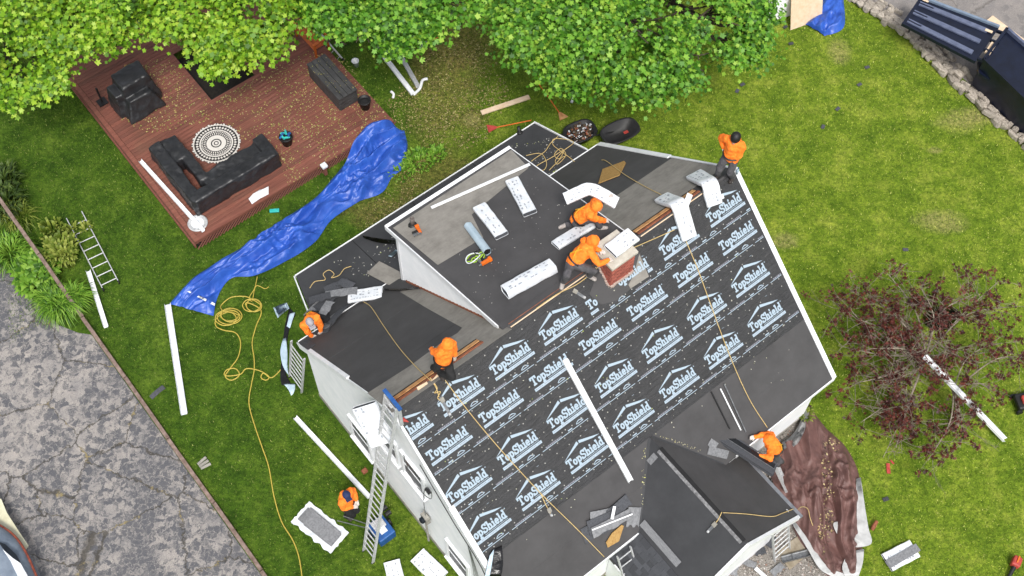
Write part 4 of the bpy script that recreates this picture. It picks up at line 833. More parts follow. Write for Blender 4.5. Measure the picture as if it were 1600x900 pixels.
HU0, HU1, HV0, HV1 = 3.1, 4.75, -17.6, -15.17          # tree well cut through the deck
while v > DV0:
    if HV0 < v < HV1: dboard(DU0+.15, HU0, v); dboard(HU1, DU1-.01, v)
    else: dboard(DU0+.15, DU1-.01, v)
    v -= bw
for a, b in (((DU0+.07, DV0), (DU0+.07, DV1)), ((DU0+.14, DV1-.07), (DU1, DV1-.07))):
    MB().bar(hl(*a, .436), hl(*b, .436), .14, .035).build('border_board', M_['deckb'], deck)
MB().bar(hl(DU0, DV1+.012, .385), hl(DU1, DV1+.012, .385), .02, .10).build('fascia_board', M_['deckb'], deck)
MB().bar(hl(DU0-.012, DV0, .35), hl(DU0-.012, DV1, .35), .02, .17).build('fascia_board', M_['deckb'], deck); MB().bar(hl(DU0-.04, DV0, .2), hl(DU0-.04, DV1, .2), .05, .12).build('fascia_board', M_['deckb'], deck)
mb = MB(); u = DU0
while u < DU1-.2:
    for a, b in (((u, .02), (u+.30, .34)), ((u+.30, .02), (u, .34))): mb.bar(hl(a[0], DV1+.0+(.006 if a[0] == u else -.002), a[1]), hl(b[0], DV1+.0+(.006 if a[0] == u else -.002), b[1]), .008, .034, N_)
    u += .13
tag(mb.build('lattice', M_['deckb'], deck), kind='stuff')
MB().slab([hl(DU0+.05, DV1-.06, .02), hl(DU1-.05, DV1-.06, .02), hl(DU1-.05, DV1-.06, .40), hl(DU0+.05, DV1-.06, .40)], hl(0, -.02, 0)).build('skirt_shade_sheet', M_['dark'], deck)  # near-black sheet paints the shade under the deck, behind the lattice
MB().slab([hl(DU0+.05, DV0, .02), hl(DU0+.05, DV1-.1, .02), hl(DU0+.05, DV1-.1, .40), hl(DU0+.05, DV0, .40)], hl(.02, 0, 0)).build('skirt_shade_sheet', M_['dark'], deck)  # same painted under-deck shade along the left side
MB().slab([hl(HU0, HV0, .03), hl(HU1, HV0, .03), hl(HU1, HV1, .03), hl(HU0, HV1, .03)], (0, 0, -.01)).build('well_soil', mk('dark_soil', C(40, 34, 26), C(22, 20, 16), 12, .95, bump=.5), deck)
for a, b in (((HU0, HV1), (HU1, HV1)), ((HU0, HV1), (HU0, HV0))): MB().bar(hl(*a, .30), hl(*b, .30), .03, .28).build('well_edge', M_['dark'], deck)
def dk(px, py, z=.45): p = P(px, py, z); return uv(p)
DM = lambda px, py, z=.45: frame(P(px, py, z), E_, Z_)
# draped covers: overlapping blocks fused into one cloth surface
def cover(name, label, boxes, mat, parentM, vox=.035, it=6, disp=.05, cat='cover', tw=.28):
    mb = MB()
    for c, d, t in boxes: mb.box(c, d, None, 0, t)
    o = mb.build(name, M_[mat], None, parentM)
    m = o.modifiers.new('r', 'REMESH'); m.mode = 'VOXEL'; m.voxel_size = vox; m.use_smooth_shade = True
    m = o.modifiers.new('s', 'SMOOTH'); m.iterations = it; m.factor = .5
    tx = bpy.data.textures.new(name+'_folds', 'CLOUDS'); tx.noise_scale = tw; tx.noise_depth = 3
    m = o.modifiers.new('d', 'DISPLACE'); m.texture = tx; m.strength = disp; m.mid_level = .5; m.texture_coords = 'LOCAL'
    t2 = bpy.data.textures.new(name+'_creases', 'VORONOI'); t2.noise_scale = .34; t2.weight_1 = -1; t2.weight_2 = 1
    m = o.modifiers.new('c', 'DISPLACE'); m.texture = t2; m.strength = -.075; m.mid_level = .3; m.texture_coords = 'LOCAL'
    return tag(o, label, cat)
M_['cover'] = mk('black_fabric_cover', C(50, 51, 54), C(34, 35, 38), 3, .42, bump=.35, bscale=9, bdist=.03)
hM = Matrix.Rotation(YAW, 4, 'Z')
def hbox(u0, u1, v0, v1, z0, z1, t=.95): return (hl((u0+u1)/2, (v0+v1)/2, (z0+z1)/2), (u1-u0, v1-v0, z1-z0), t)
cover('sofa_cover', 'black fabric cover draped over an L-shaped outdoor sofa on the deck', [hbox(.42, 1.35, -14.3, -13.35, .46, 1.0), hbox(.42, .80, -14.3, -11.6, .46, 1.12), hbox(1.05, 1.36, -13.5, -12.3, .46, .98), hbox(.42, 3.45, -11.98, -11.58, .46, 1.16), hbox(1.1, 3.45, -12.55, -11.7, .46, .95), hbox(3.1, 3.5, -12.6, -11.58, .46, 1.12)], 'cover', hM, .03, 5, .16, tw=.75)
cover('grill_cover', 'black cover over a grill standing on the deck under the left tree', [hbox(.68, 1.95, -17.15, -16.2, .46, 1.62, .74), hbox(.46, 1.0, -17.0, -16.25, .46, 1.35, .7), hbox(.58, 1.85, -16.85, -15.85, .46, 1.2, .6)], 'cover', hM, .03, 4, .13, tw=.6)
board('wood_scrap', 'small pale wood scrap lying on the black grill cover', 'scrap', 'deck', (193, 122), (197, 102), .09, .03, 'osb', 1.02)
MB_ = tag(MB().box((0, 0, .36), (.05, .08, .72)).box((0, 0, .02), (.3, .3, .04)).build('umbrella_base', M_['black'], None, DM(160, 160)), 'thin black stand beside the covered grill', 'stand')
# round rug with mandala print
s = N('mandala_rug'); xyz = s.n('SeparateXYZ', {0: s.coord()}); x, y = xyz.outputs[0], xyz.outputs[1]
rr = s.n('VectorMath', {0: s.coord()}, operation='LENGTH').outputs['Value']; th = s.math('ARCTAN2', y, x)
def ringm(lo, hi): return s.math('MULTIPLY', s.math('GREATER_THAN', rr, lo), s.math('LESS_THAN', rr, hi))
pet = s.math('GREATER_THAN', s.math('SINE', s.math('MULTIPLY', th, 34.)), .1); pet2 = s.math('GREATER_THAN', s.math('ADD', s.math('SINE', s.math('MULTIPLY', th, 40.)), s.math('SINE', s.math('MULTIPLY', rr, 55.))), .25); pet3 = s.math('GREATER_THAN', s.math('SINE', s.math('MULTIPLY', th, 48.)), -.3)
f = ringm(0, .05)
for lo, hi, q in ((.08, .13, None), (.17, .31, None), (.335, .40, pet), (.42, .47, pet3), (.485, .53, None), (.55, .68, pet2), (.69, .73, None), (.73, .78, pet3)): f = s.math('ADD', f, s.math('MULTIPLY', ringm(lo, hi), q) if q else ringm(lo, hi))
c = s.mix(f, C(34, 32, 34), C(222, 218, 212)); s.base(s.mix(.4, c, s.ramp(s.noise(9, 4, .7), [(.3, (.7, .66, .6, 1)), (.6, (1, 1, 1, 1))]), 'MULTIPLY')).set(Roughness=.9)
rp = [((.76+.025*math.sin(i*math.pi/2*1.0))*math.cos(i*math.pi/40), (.76+.025*math.sin(i*math.pi/2))*math.sin(i*math.pi/40)) for i in range(80)]
tag(MB().prism(rp, 0, .012).build('round_rug', s.m, None, DM(338, 224, .452)), 'round black and white mandala rug inside the covered sofa corner', 'rug')
# storage bench with boards
r = thing('storage_bench', 'dark grey slatted storage box on the deck under the middle tree', 'storage box', frame(W(6.47, -13.1, .45), N_, Z_))
M_['resin'] = mk('charcoal_resin', C(72, 72, 72), C(52, 52, 53), 4, .6, bump=.3, bscale=30)
MB().box((0, 0, .28), (1.72, .66, .54)).build('body', M_['resin'], r)
for k in range(4): MB().box((0, -.27+k*.18, .60), (1.84, .168, .05)).build('lid_board', M_['resin'], r, bevel=.008)
for k in range(4):
    for s_ in (-1, 1): MB().box((0, s_*.342, .07+k*.135), (1.74, .02, .122)).build('side_board', M_['resin'], r, bevel=.005)
    for s_ in (-1, 1): MB().box((s_*.872, 0, .07+k*.135), (.02, .66, .122)).build('side_board', M_['resin'], r, bevel=.005)
def pot(name, label, M, r0, r1, h, mat, cat='pot'):
    r = thing(name, label, cat, M); MB().lathe([(r0, 0), (r1, h*.88), (r1*1.1, h*.88), (r1*1.1, h), (r1*.95, h), (r1*.9, h*.75), (.0, h*.75)], 20).build('vessel', M_[mat], r, None, True)
    MB().lathe([(r1*.9, h*.76), (r1*.5, h*.82), (.0, h*.8)], 14).build('soil', M_['dark'], r); return r
pot('plant_pot', 'black plant pot standing at the deck edge next to the storage box', DM(571, 168), .14, .19, .4, 'black')
r = pot('bucket', 'black bucket with teal and blue pieces on the deck', DM(449, 224), .15, .2, .38, 'black', 'bucket')
for k in range(7): MB().box((.12*math.cos(k*.9), .12*math.sin(k*.9), .41+.01*k), (.22 if k % 2 else .14, .06, .05), Euler((0, .2, k*1.2)).to_matrix()).build('tool', M_['cyan' if k % 3 else 'bluepl'], r, bevel=.01)
tag(MB().box((0, 0, .03), (.3, .12, .06)).build('teal_block', M_['cyan'], None, frame(P(429, 330, .05), P(440, 329)-P(429, 330), Z_), bevel=.012), 'small teal plastic block on the grass before the deck lattice', 'block')
r = thing('metal_tray', 'round grey patterned tray on the near corner of the deck', 'tray', DM(309, 349, .452)); MB().lathe([(.30, 0), (.31, .03), (.27, .045), (.25, .03), (.12, .035), (.0, .035)], 28).build('disc', M_['alum'], r, None, True); MB().lathe([(.2, .036), (.19, .046), (.0, .046)], 22).build('plate', M_['wrap'], r)
tag(MB().add([(-.36, -.13, 0), (-.05, -.15, .05), (.24, -.16, .01), (.40, .07, .03), (.22, .05, .09), (.1, .15, .02), (-.12, .12, .07), (-.33, .09, .02)], [(0, 1, 6, 7), (1, 2, 4, 6), (2, 3, 4), (4, 5, 6)]).build('paper_sheet', M_['wrap'], None, seg('deck', (388, 316), (422, 294), .015)[0]), 'crumpled white paper sheet on the deck by the black sofa cover', 'paper')
r = thing('post_lamp', 'small white post lamp on the front edge of the deck', 'lamp', DM(509, 272, .2)); MB().box((0, 0, .2), (.10, .10, .4)).build('post', M_['deckb'], r); MB().box((0, 0, .46), (.19, .19, .10)).build('head', M_['wrap'], r, bevel=.02)
# orange bench under the leaves
r = thing('garden_bench', 'orange wooden bench half hidden by leaves behind the storage box', 'bench', frame(W(7.0, -15.1, .45), N_, Z_)); M_['obench'] = mk('orange_wood', C(206, 106, 38), C(168, 78, 26), 6, .6)
for k in range(3): MB().box((0, -.24+k*.15, .42), (1.2, .135, .03)).build('seat_board', M_['obench'], r)
MB().box((0, .25, .72), (1.24, .035, .16)).build('backrest', M_['obench'], r)
for x in (-.58, .58):
    MB().box((x, 0, .62), (.09, .6, .04)).build('armrest', M_['obench'], r)
    for y in (-.25, .25): MB().box((x, y, .31), (.06, .06, .62)).build('leg', M_['obench'], r)
# ---------------------------------------------------------------- tarps
def tarp(name, label, Lp, Rp, mat, nu, nv, amp, freq, seed, zfun=None, edge=.02, fold=1., base=.05):
    Ls = spline([P(*p) for p in Lp], 10); Rs = spline([P(*p) for p in Rp], 10); o = Ls[len(Ls)//2].lerp(Rs[len(Rs)//2], .5)
    def at_(S, a): x = a*(len(S)-1); i = min(int(x), len(S)-2); return S[i].lerp(S[i+1], x-i)
    tv = (Ls[-1]-Ls[0]).normalized(); wv = Vector((-tv.y, tv.x, 0))
    def crease(q):
        d = noise.voronoi(q)[0]; return max(0., 1-(d[1]-d[0])*2.6)
    def f(a, b):
        p = at_(Ls, a).lerp(at_(Rs, a), b); s0, w0 = p.dot(tv), p.dot(wv)
        wx, wy = noise.noise(Vector((s0*.9, w0*.9, seed))), noise.noise(Vector((s0*.9, w0*.9, seed+7)))
        e = min(1, 6*min(b, 1-b)+.12)*min(1, 14*min(a, 1-a)+.2)
        p = p + (tv*wx+wv*wy)*.09*e
        q1 = Vector((s0*.20+wx*.30, w0*1.7+wy*.5, seed)); q2 = Vector((s0*.9+wx*.6, w0*2.4+wy*.6, seed+3)); q3 = Vector((s0*2.1+wx, w0*3.2+wy, seed+5))
        r_ = lambda v: 1-2.4*abs(noise.noise(v))                       # sharp-crested folds, smaller and smaller
        k_ = min(1.3, max(.10, .42+2.0*noise.noise(Vector((s0*.55, w0*.7, seed+11)))))        # some stretches lie flat, others are bunched
        z = base + amp*e*fold*(1.25*max(0, r_(q1*freq))+.50*max(0, r_(q2*freq))+k_*(.42*max(0, r_(q3*freq*.9))+.18*r_(q3*freq*1.9)+.28*crease(q2*freq*.8)))
        if zfun: z += zfun(p)
        return Vector((p.x, p.y, max(z, .03)))-o
    mb = MB().grid(f, nu, nv); ob = mb.build(name, mat, None, Matrix.Translation(o), True); return tag(ob, label, 'tarp')
M_['btarp'] = mk('blue_poly_tarp', C(52, 100, 198), C(38, 78, 172), 2, .4, bump=.2, bscale=12, bdist=.03)
M_['brtarp'] = mk('brown_tarp', C(122, 88, 82), C(94, 66, 62), 2.2, .6, bump=.3, bscale=10, bdist=.03); M_['sltarp'] = mk('silver_tarp_back', C(202, 203, 202), C(172, 173, 172), 3, .5, bump=.3, bscale=12, bdist=.02)
def sm(x): x = max(0, min(1, x)); return x*x*(3-2*x)
def deckz(p): u_, v_, _ = uv(p); return .47*sm((DV1+.22-v_)/.3)*sm((DU1+.2-u_)/.3)
tarp('blue_tarp', 'long crumpled blue tarp trailing from the deck across the lawn', [(265, 477), (300, 440), (340, 412), (400, 377), (450, 341), (492, 312), (520, 281), (541, 256), (562, 228), (580, 209), (606, 203), (632, 206)], [(334, 495), (342, 462), (362, 436), (400, 432), (446, 411), (492, 381), (518, 346), (560, 318), (597, 303), (612, 280), (632, 262), (637, 228)], M_['btarp'], 280, 96, .20, 1.5, 3., deckz)
crumple('pale scuffed strip across the lower end of the blue tarp', 'g', ([(290, 452), (312, 462), (336, 474)], [(291, 455), (312, 466), (335, 478)]), .20, .01, 'wrap', 'tarp_tape', 'tape', 10)
tarp('blue_tarp', 'small blue tarp scrap beside the plywood at the top right', [(1258, 40), (1275, 20), (1290, -8)], [(1288, 58), (1318, 44), (1316, -8)], M_['btarp'], 40, 30, .14, 2., 8.)
tarp('brown_tarp', 'large crumpled brown tarp on the ground at the right front corner', [(1264, 636), (1233, 690), (1206, 700), (1204, 745), (1225, 790), (1245, 840), (1275, 880), (1295, 905)], [(1262, 634), (1290, 670), (1320, 700), (1340, 740), (1346, 790), (1348, 840), (1342, 880), (1337, 905)], M_['brtarp'], 190, 150, .20, 1.15, 5., None, .03)
def flap(label, L_, R_, sd, nm='tarp_hem'): return crumple(label, 'g', (L_, R_), .24, .07, 'sltarp', nm, 'tarp', 22, sd)
flap('silver underside folded out along the right side of the brown tarp', [(1338, 748), (1336, 790), (1322, 812), (1302, 818), (1312, 842)], [(1345, 746), (1352, 795), (1357, 825), (1361, 850), (1330, 856)], 3)
flap('silver hem at the top of the brown tarp by the front wall', [(1205, 698), (1228, 688), (1246, 668), (1256, 642)], [(1208, 704), (1240, 698), (1256, 676), (1266, 640)], 6)
flap('silver hem at the lower left edge of the brown tarp by the stepping stones', [(1236, 816), (1262, 858), (1282, 890), (1310, 905)], [(1240, 812), (1268, 850), (1292, 884), (1330, 900)], 7)
crumple('silver corner of the brown tarp at the bottom right', 'g', ([(1326, 862), (1316, 885), (1322, 905)], [(1350, 858), (1348, 880), (1340, 905)]), .26, .06, 'sltarp', 'tarp_hem', 'tarp', 14, 9)
# black and pale blue film ribbon on the grass by the rear-left corner
for lab, a, b, mt in (('pale blue film scrap at the top of the black ribbon on the left lawn', [(427, 481), (438, 476), (448, 473)], [(434, 497), (442, 490), (452, 482)], 'bluefilm'), ('black plastic ribbon lying on the grass beside the stepladder', [(452, 480), (445, 510), (441, 545), (438, 585), (440, 602)], [(462, 492), (452, 515), (448, 545), (446, 580), (456, 602)], 'film'), ('pale blue film strip on the upper part of the black ribbon', [(452, 492), (448, 510)], [(461, 488), (453, 513)], 'bluefilm'), ('long pale blue film strip beside the stepladder', [(442, 530), (438, 550), (442, 572), (450, 585)], [(447, 528), (449, 552), (449, 572), (451, 586)], 'bluefilm'), ('pale blue film end at the bottom of the black ribbon', [(443, 600), (450, 608), (455, 618)], [(461, 600), (461, 608), (458, 616)], 'bluefilm')):
    crumple(lab, 'g', (a, b), .06 if mt == 'film' else .10, .07, mt, 'film_strip', 'plastic', 14, len(lab))
crumple('black and pale blue film hanging over the lower left rake', 'front', ([(768, 860), (762, 880), (756, 905)], [(784, 852), (786, 880), (782, 905)]), .05, .10, 'film', 'film_strip', 'plastic', 16, 2); crumple('pale blue film fold on the lower left rake', 'front', ([(765, 868), (760, 890), (757, 905)], [(772, 858), (768, 885), (764, 905)]), .16, .05, 'bluefilm', 'film_strip', 'plastic', 12, 5)
# ---------------------------------------------------------------- garden tools behind the house
def tool(label, a, b, headmat, z=.05, name='rake', r_=.018):
    A, B = P(*a, z), P(*b, z); r = thing(name, label, 'tool', frame(A, B-A, Z_)); l = (B-A).length
    MB().tube([(0, 0, 0), (l, 0, 0)], r_, 8).build('handle', M_['orange'], r)
    MB().add([(l, -.04, .0), (l+.3, -.16, .02), (l+.3, .16, .02), (l, .04, 0), (l, -.04, .02), (l+.3, -.16, .04), (l+.3, .16, .04), (l, .04, .02)], [(3, 2, 1, 0), (4, 5, 6, 7), (0, 1, 5, 4), (1, 2, 6, 5), (2, 3, 7, 6), (3, 0, 4, 7)]).build('head', M_[headmat], r); return r
tool('orange-handled rake lying on the grass behind the house', (841, 130), (874, 176), 'wood'); tool('orange-handled shovel with red tip behind the low roof', (830, 188), (776, 199), 'red', name='shovel')
tool('wood-handled shovel with grey blade at the leaves\' edge', (698, 52), (668, 66), 'steel', name='shovel')
r = thing('wheelbarrow', 'black wheelbarrow tipped on the grass behind the right rear slope', 'wheelbarrow', frame(P(965, 222, .0), P(995, 205)-P(945, 228), Z_))
mb = MB(); n = 24
ring = lambda rx, ry, z, c=0.: [((c+rx*math.copysign(abs(math.cos(a))**.7, math.cos(a))), ry*math.copysign(abs(math.sin(a))**.7, math.sin(a)), z) for a in [2*math.pi*k/n for k in range(n)]]
prof = [ring(.46, .27, .30, .0), ring(.62, .37, .56, .04), ring(.66, .41, .56, .04), ring(.65, .40, .60, .04), ring(.60, .355, .58, .04), ring(.42, .24, .34, 0.)]
mb.add([p for g in prof for p in g], [(i*n+k, i*n+(k+1) % n, (i+1)*n+(k+1) % n, (i+1)*n+k) for i in range(5) for k in range(n)]+[tuple(range(n))[::-1], tuple(5*n+k for k in range(n))]).build('tray', mk('black_poly_tray', C(46, 45, 46), C(32, 31, 32), 5, .5), r, None, True)
MB().tube([(.66, -.04, .17), (.66, .04, .17)], .17, 18).build('wheel', M_['black'], r)
for s_ in (-1, 1): MB().tube([(.66, s_*.07, .17), (.1, s_*.2, .28), (-.85, s_*.28, .55)], .022, 8).build('handle', M_['black'], r); MB().tube([(-.35, s_*.24, .38), (-.4, s_*.26, .0)], .018, 6).build('leg', M_['steel'], r)
MB().box((.28, .0, .352), (.16, .10, .006)).build('emblem', M_['red'], r)
r = thing('debris_barrow', 'second dark barrow full of brown debris behind the house', 'wheelbarrow', frame(P(905, 220, 0), P(930, 205)-P(890, 222), Z_)); prof2 = [ring(.40, .28, .2), ring(.52, .38, .5), ring(.55, .41, .5), ring(.54, .40, .54), ring(.49, .35, .52), ring(.40, .30, .40)]
MB().add([p for g in prof2 for p in g], [(i*n+k, i*n+(k+1) % n, (i+1)*n+(k+1) % n, (i+1)*n+k) for i in range(5) for k in range(n)]+[tuple(range(n))[::-1], tuple(5*n+k for k in range(n))]).build('tray', M_['black'], r, None, True)
mb = MB()
for k in range(150): a = random.random()*6.28; q = math.sqrt(random.random())*.45; mb.box((q*math.cos(a), q*.72*math.sin(a), .44+random.random()*.09*(1-q)), (random.uniform(.02, .12), random.uniform(.02, .08), .02), Euler((random.random(), random.random(), random.random()*6)).to_matrix(), random.choice((0, 0, 1, 1, 2, 3)))
tag(mb.build('debris', [mk('rotten_brown', C(70, 54, 44), C(36, 28, 24), 20, .9), mk('leaf_brown', C(112, 92, 66), C(80, 62, 46), 20, .9), M_['cedar'], M_['wrap']], r), kind='stuff')
for s_ in (-1, 1): MB().tube([(-.4, s_*.2, .4), (-1.0, s_*.26, .45)], .022, 8).build('handle', M_['black'], r); MB().tube([(-.2, s_*.2, .3), (-.25, s_*.22, .0)], .018, 6).build('leg', M_['steel'], r)
MB().tube([(.5, -.04, .16), (.5, .04, .16)], .16, 16).build('wheel', M_['black'], r)
def elbow(label, pts, z=.08, rad=.045): return tag(MB().tube([p-P(*pts[0]) for p in spline([P(x, y, z) for x, y in pts], 5)], rad, 8).build('downspout', M_['white'], None, Matrix.Translation(P(*pts[0])), True), label, 'downspout')
elbow('short white S-shaped downspout elbow on the grass right of the rake', [(900, 141), (895, 145), (896, 152), (893, 160)]); elbow('tiny white downspout elbow on the grass near the deck corner', [(611, 143), (615, 147), (614, 153)])
elbow('white curved downspout end beyond the storage box', [(646, 148), (656, 138), (660, 126), (668, 123)], .08, .05)
gutter('white gutter lying on the grass at the leaves\' edge, left of its neighbour', 'g', (600, 90), (645, 148), .13, .08, .05); gutter('rusty-lined gutter on the grass right of the white one by the leaves', 'g', (622, 82), (653, 137), .12, .09, .05, 'alum')
tag(MB().lathe([(.09, 0), (.12, .26), (.13, .27), (.10, .27), (.08, .05)], 14).build('white_bucket', M_['wrap'], None, frame(P(556, 103), E_, Z_), True), 'white bucket under the leaves behind the storage box', 'bucket')
# ---------------------------------------------------------------- driveway edging, blocks
r = thing('timber_edging', 'weathered timber edging along the driveway', 'edging', Matrix.Rotation(YAW, 4, 'Z')); v = -15.6; M_['oldwood'] = mk('weathered_wood', C(150, 130, 120), C(104, 84, 74), 6, .9, bump=.5, bscale=40, vary=.15)
k = 0
while v < 9:
    zz = .95-.85*sm((v+15.6)/6.6) if v < -9 else .10
    z2 = .95-.85*sm((v+2.4+15.6)/6.6) if v+2.4 < -9 else .10
    MB().bar(hl(-4.06+.015*(k % 2), v, zz), hl(-4.05, v+2.37, z2), .11, .09).build('timber', M_['oldwood'], r, bevel=.01); v += 2.4; k += 1
for k in range(4): MB().box(hl(-4.06, -15.4+k*1.9, .42-.1*k), (.08, .08, .9-.2*k)).build('stake', M_['oldwood'], r)
r = thing('wood_block', 'small pallet-like block of grey slats on the grass by the edging', 'block', frame(P(319, 725, .04), E_, Z_))
for k in range(3): MB().box((0, -.1+k*.1, .04), (.30, .075, .05), Matrix.Rotation(.15*(k-1), 3, 'Z')).build('slat', M_['concrete'], r, bevel=.01)
MB_ = tag(MB().box((0, 0, .05), (.16, .14, .1)).build('brick_piece', M_['cedar'], None, frame(P(570, 737, .02), E_, Z_), bevel=.02), 'brown brick piece on the grass by the gable wall', 'brick')
MB_ = tag(MB().lathe([(.05, 0), (.06, .1), (.05, .28), (.0, .3)], 12).build('brown_bottle', M_['cedar'], None, frame(P(1362, 828, .08), P(1370, 822)-P(1362, 828), Vector((.4, .6, .3))), True), 'small brown can lying right of the brown tarp', 'can')
for x, y, w_, h_ in ((1250, 690, .7, .55), (1240, 862, .9, .6), (1120, 885, .8, .6)): tag(MB().prism([(-w_/2, -h_/2), (w_/2*.9, -h_/2), (w_/2, h_/2*.8), (-w_/2*.8, h_/2)], 0, .05).build('stepping_stone', mk('tan_flagstone', C(168, 158, 140), C(136, 124, 104), 4, .9, bump=.3), None, frame(P(x, y, .02), E_, Z_), bevel=.015), 'tan flagstone in the pebble bed '+{1250: 'by the front wall corner', 1240: 'next to the brown tarp hem', 1120: 'under the front wing gable'}[x], 'stone')
gutter('grey downspout piece lying on the pebbles at the bottom right', 'g', (1222, 876), (1268, 864), .16, .10, .08, 'steel'); board('white_strip', 'white strip on the pebbles below the wing gable', 'strip', 'g', (1180, 888), (1196, 902), .10, .03, 'white', .08)
# ---------------------------------------------------------------- top right: stone wall, dumpster, shed, plywood
wall = thing('stone_wall', 'low dry-stone wall between the lawn and the road', 'wall')
M_['stone'] = mk('field_stone', C(214, 205, 192), C(156, 144, 130), 7, .92, bump=.7, bscale=22, bdist=.03, vary=.3); sv = []
for k in range(7):
    mb = MB(); n1, n2 = 9, 6; rs = random.Random(k)
    def f(a, b):
        th, ph = a*2*math.pi, (b-.5)*math.pi; d = Vector((math.cos(th)*math.cos(ph), math.sin(th)*math.cos(ph), math.sin(ph))); d2 = Vector([math.copysign(abs(c)**.55, c) for c in d])
        return d2*(1+.3*noise.noise(Vector((math.cos(th), math.sin(th), d.z))*1.3+Vector((k*5, 0, 0))))
    o = mb.grid(f, n1, n2).build('stone', M_['stone']); sv.append(o.data); bpy.data.objects.remove(o)
wp = spline([P(1318, -6), P(1345, 12), P(1385, 38), P(1420, 62), P(1448, 92), P(1478, 124), P(1515, 158), P(1560, 196), P(1604, 232), P(1660, 285)], 14)
for row, (offv, sz) in enumerate(((0., .12), (.18, .13), (.36, .12), (.54, .11), (.70, .09))):
    d = 0.; i = 0
    while i < len(wp)-2:
        t = (wp[i+1]-wp[i]).normalized(); nn = Vector((-t.y, t.x, 0)); nn = nn if nn.x > 0 else -nn
        ln = sz*random.uniform(.6, 1.9); acc = 0
        while acc < ln*1.65 and i < len(wp)-2: acc += (wp[i+1]-wp[i]).length; i += 1
        if row > 2 and random.random() < .3: continue
        M = Matrix.Translation(wp[i] + nn*(offv+random.uniform(-.05, .05)) + Z_*(.08+random.random()*.08-.03*row)) @ Matrix.Rotation(math.atan2(t.y, t.x)+random.uniform(-.3, .3), 4, 'Z') @ Matrix.Rotation(random.uniform(-.2, .2), 4, 'X') @ Matrix.Diagonal((ln, sz*random.uniform(.6, .95), .11*random.uniform(.6, 1.4), 1))
        inst(random.choice(sv), 'stone', wall, M)
r = thing('dumpster', 'open navy blue dumpster with ribbed swing gate on the road', 'dumpster')
M_['navy'] = mk('navy_paint', C(18, 26, 48), C(10, 16, 34), 3, .35, bump=.1); M_['navyrib'] = mk('worn_navy_rib', C(104, 112, 136), C(84, 92, 116), 5, .5)
zt = 1.35; a0, a1, a2, a3 = P(1437, -4, zt), P(1409, 37, zt), P(1524, 97, zt), P(1561, 43, zt)
# the gate hangs open: a leaning ribbed steel panel seen from above
nrm = Vector((0, 0, 1)); gt = MB().slab([a0, a3, a2, a1][::-1], (0, 0, -.08)).build('gate', M_['navy'], r)
for t in (.20, .52, .84):
    A, B = a0.lerp(a1, t), a3.lerp(a2, t); d = (B-A); MB().bar(A+d*.04+Z_*.02, B-d*.09+Z_*.02, .17, .06).build('rib', M_['navyrib'], gt); MB().bar(A+d*.04+Z_*.052, A+d*.22+Z_*.052, .05, .012).build('rib_slot', M_['navy'], gt)
MB().bar(a0+Z_*.03, a3+Z_*.03, .09, .1).build('gate_edge', mk('pale_blue_edge', C(130, 146, 166), C(110, 126, 146), 5, .5), gt); MB().bar(a1, a2, .07, .12).build('gate_edge', M_['navy'], gt)
MB().bar(a3.lerp(a2, .2)+(a0-a3)*.12+Z_*.06, a3.lerp(a2, .2)+(a0-a3)*.03+Z_*.06, .10, .012).build('label_plate', M_['pine'], gt)
MB().bar(a0.lerp(a3, .05)+Z_*.04+(a1-a0)*.05, a0.lerp(a3, .12)+Z_*.04+(a1-a0)*.05, .09, .012).build('label_plate', M_['pine'], gt)
for i in range(4): MB().bar(a3.lerp(a2, .1+.27*i)+Z_*.0, a3.lerp(a2, .1+.27*i)+(a3-a0).normalized()*.30, .07, .10).build('hinge', M_['navy'], r)
b0, b1, b2, b3 = P(1572, 47, zt), P(1536, 95, zt), P(1640, 195, zt), P(1690, 150, zt)
MB().slab([b0, b3, b2, b1][::-1], (0, 0, -1.2)).build('skip_body', M_['navy'], r)
for A, B, m_ in ((b0, b3, 'navyrib'), (b1, b2, 'navy'), (b0, b1, 'navy')): MB().bar(A+Z_*.06, B+Z_*.06, .09, .14).build('rim', M_[m_], r)
MB().slab([P(1528, 96, .95), P(1565, 92, .95), P(1552, 110, .95), P(1546, 124, .95), P(1530, 114, .95)], (0, 0, -.1)).build('corner_plate', M_['navy'], r)
MB().bar(a3.lerp(a2, .42)+(a3-a0).normalized()*.16+Z_*.02, a3.lerp(a2, .72)+(a3-a0).normalized()*.16+Z_*.02, .18, .05).build('hinge_plate', M_['pine'], r)
board('plank', 'orange-toned plank lying behind the dumpster hinge', 'plank', 'g', (1545, 30), (1606, 76), .36, .06, 'pine', .10); board('plank', 'tan plank on the road beside the dumpster, nearest the stone wall', 'plank', 'g', (1530, 108), (1578, 150), .24, .05, 'osb', .04)
r = thing('shed', 'white clapboard shed corner at the top of the lawn', 'shed', frame(P(1208, 36), P(1238, 26)-P(1180, 42), Z_))
MB().box((0, 1.3, 1.1), (1.35, 2.4, 2.2)).build('wall', M_['siding'], r); cb = MB(); clap(cb, [(-.67, .05), (.67, .05), (.67, 2.2), (-.67, 2.2)], lambda x, z: Vector((x, .1, z)), Vector((0, -1, 0)), .2, .03); tag(cb.build('siding', M_['siding'], r), kind='stuff'); MB().box((0, 1.3, 2.26), (1.6, 2.7, .1)).build('roof', M_['shingleback'], r)
A, B = P(1235, 47, .02), P(1284, 30, .02); d = (B-A).normalized(); lean = Vector((-d.y, d.x, 0))*.35+Z_; r = tag(MB().box((0, .75, 0), ((B-A).length, 1.5, .02)).build('plywood_sheet', M_['pine'], None, frame((A+B)/2, d, d.cross(lean.normalized()))), 'plywood sheet leaning on the white shed', 'plywood')
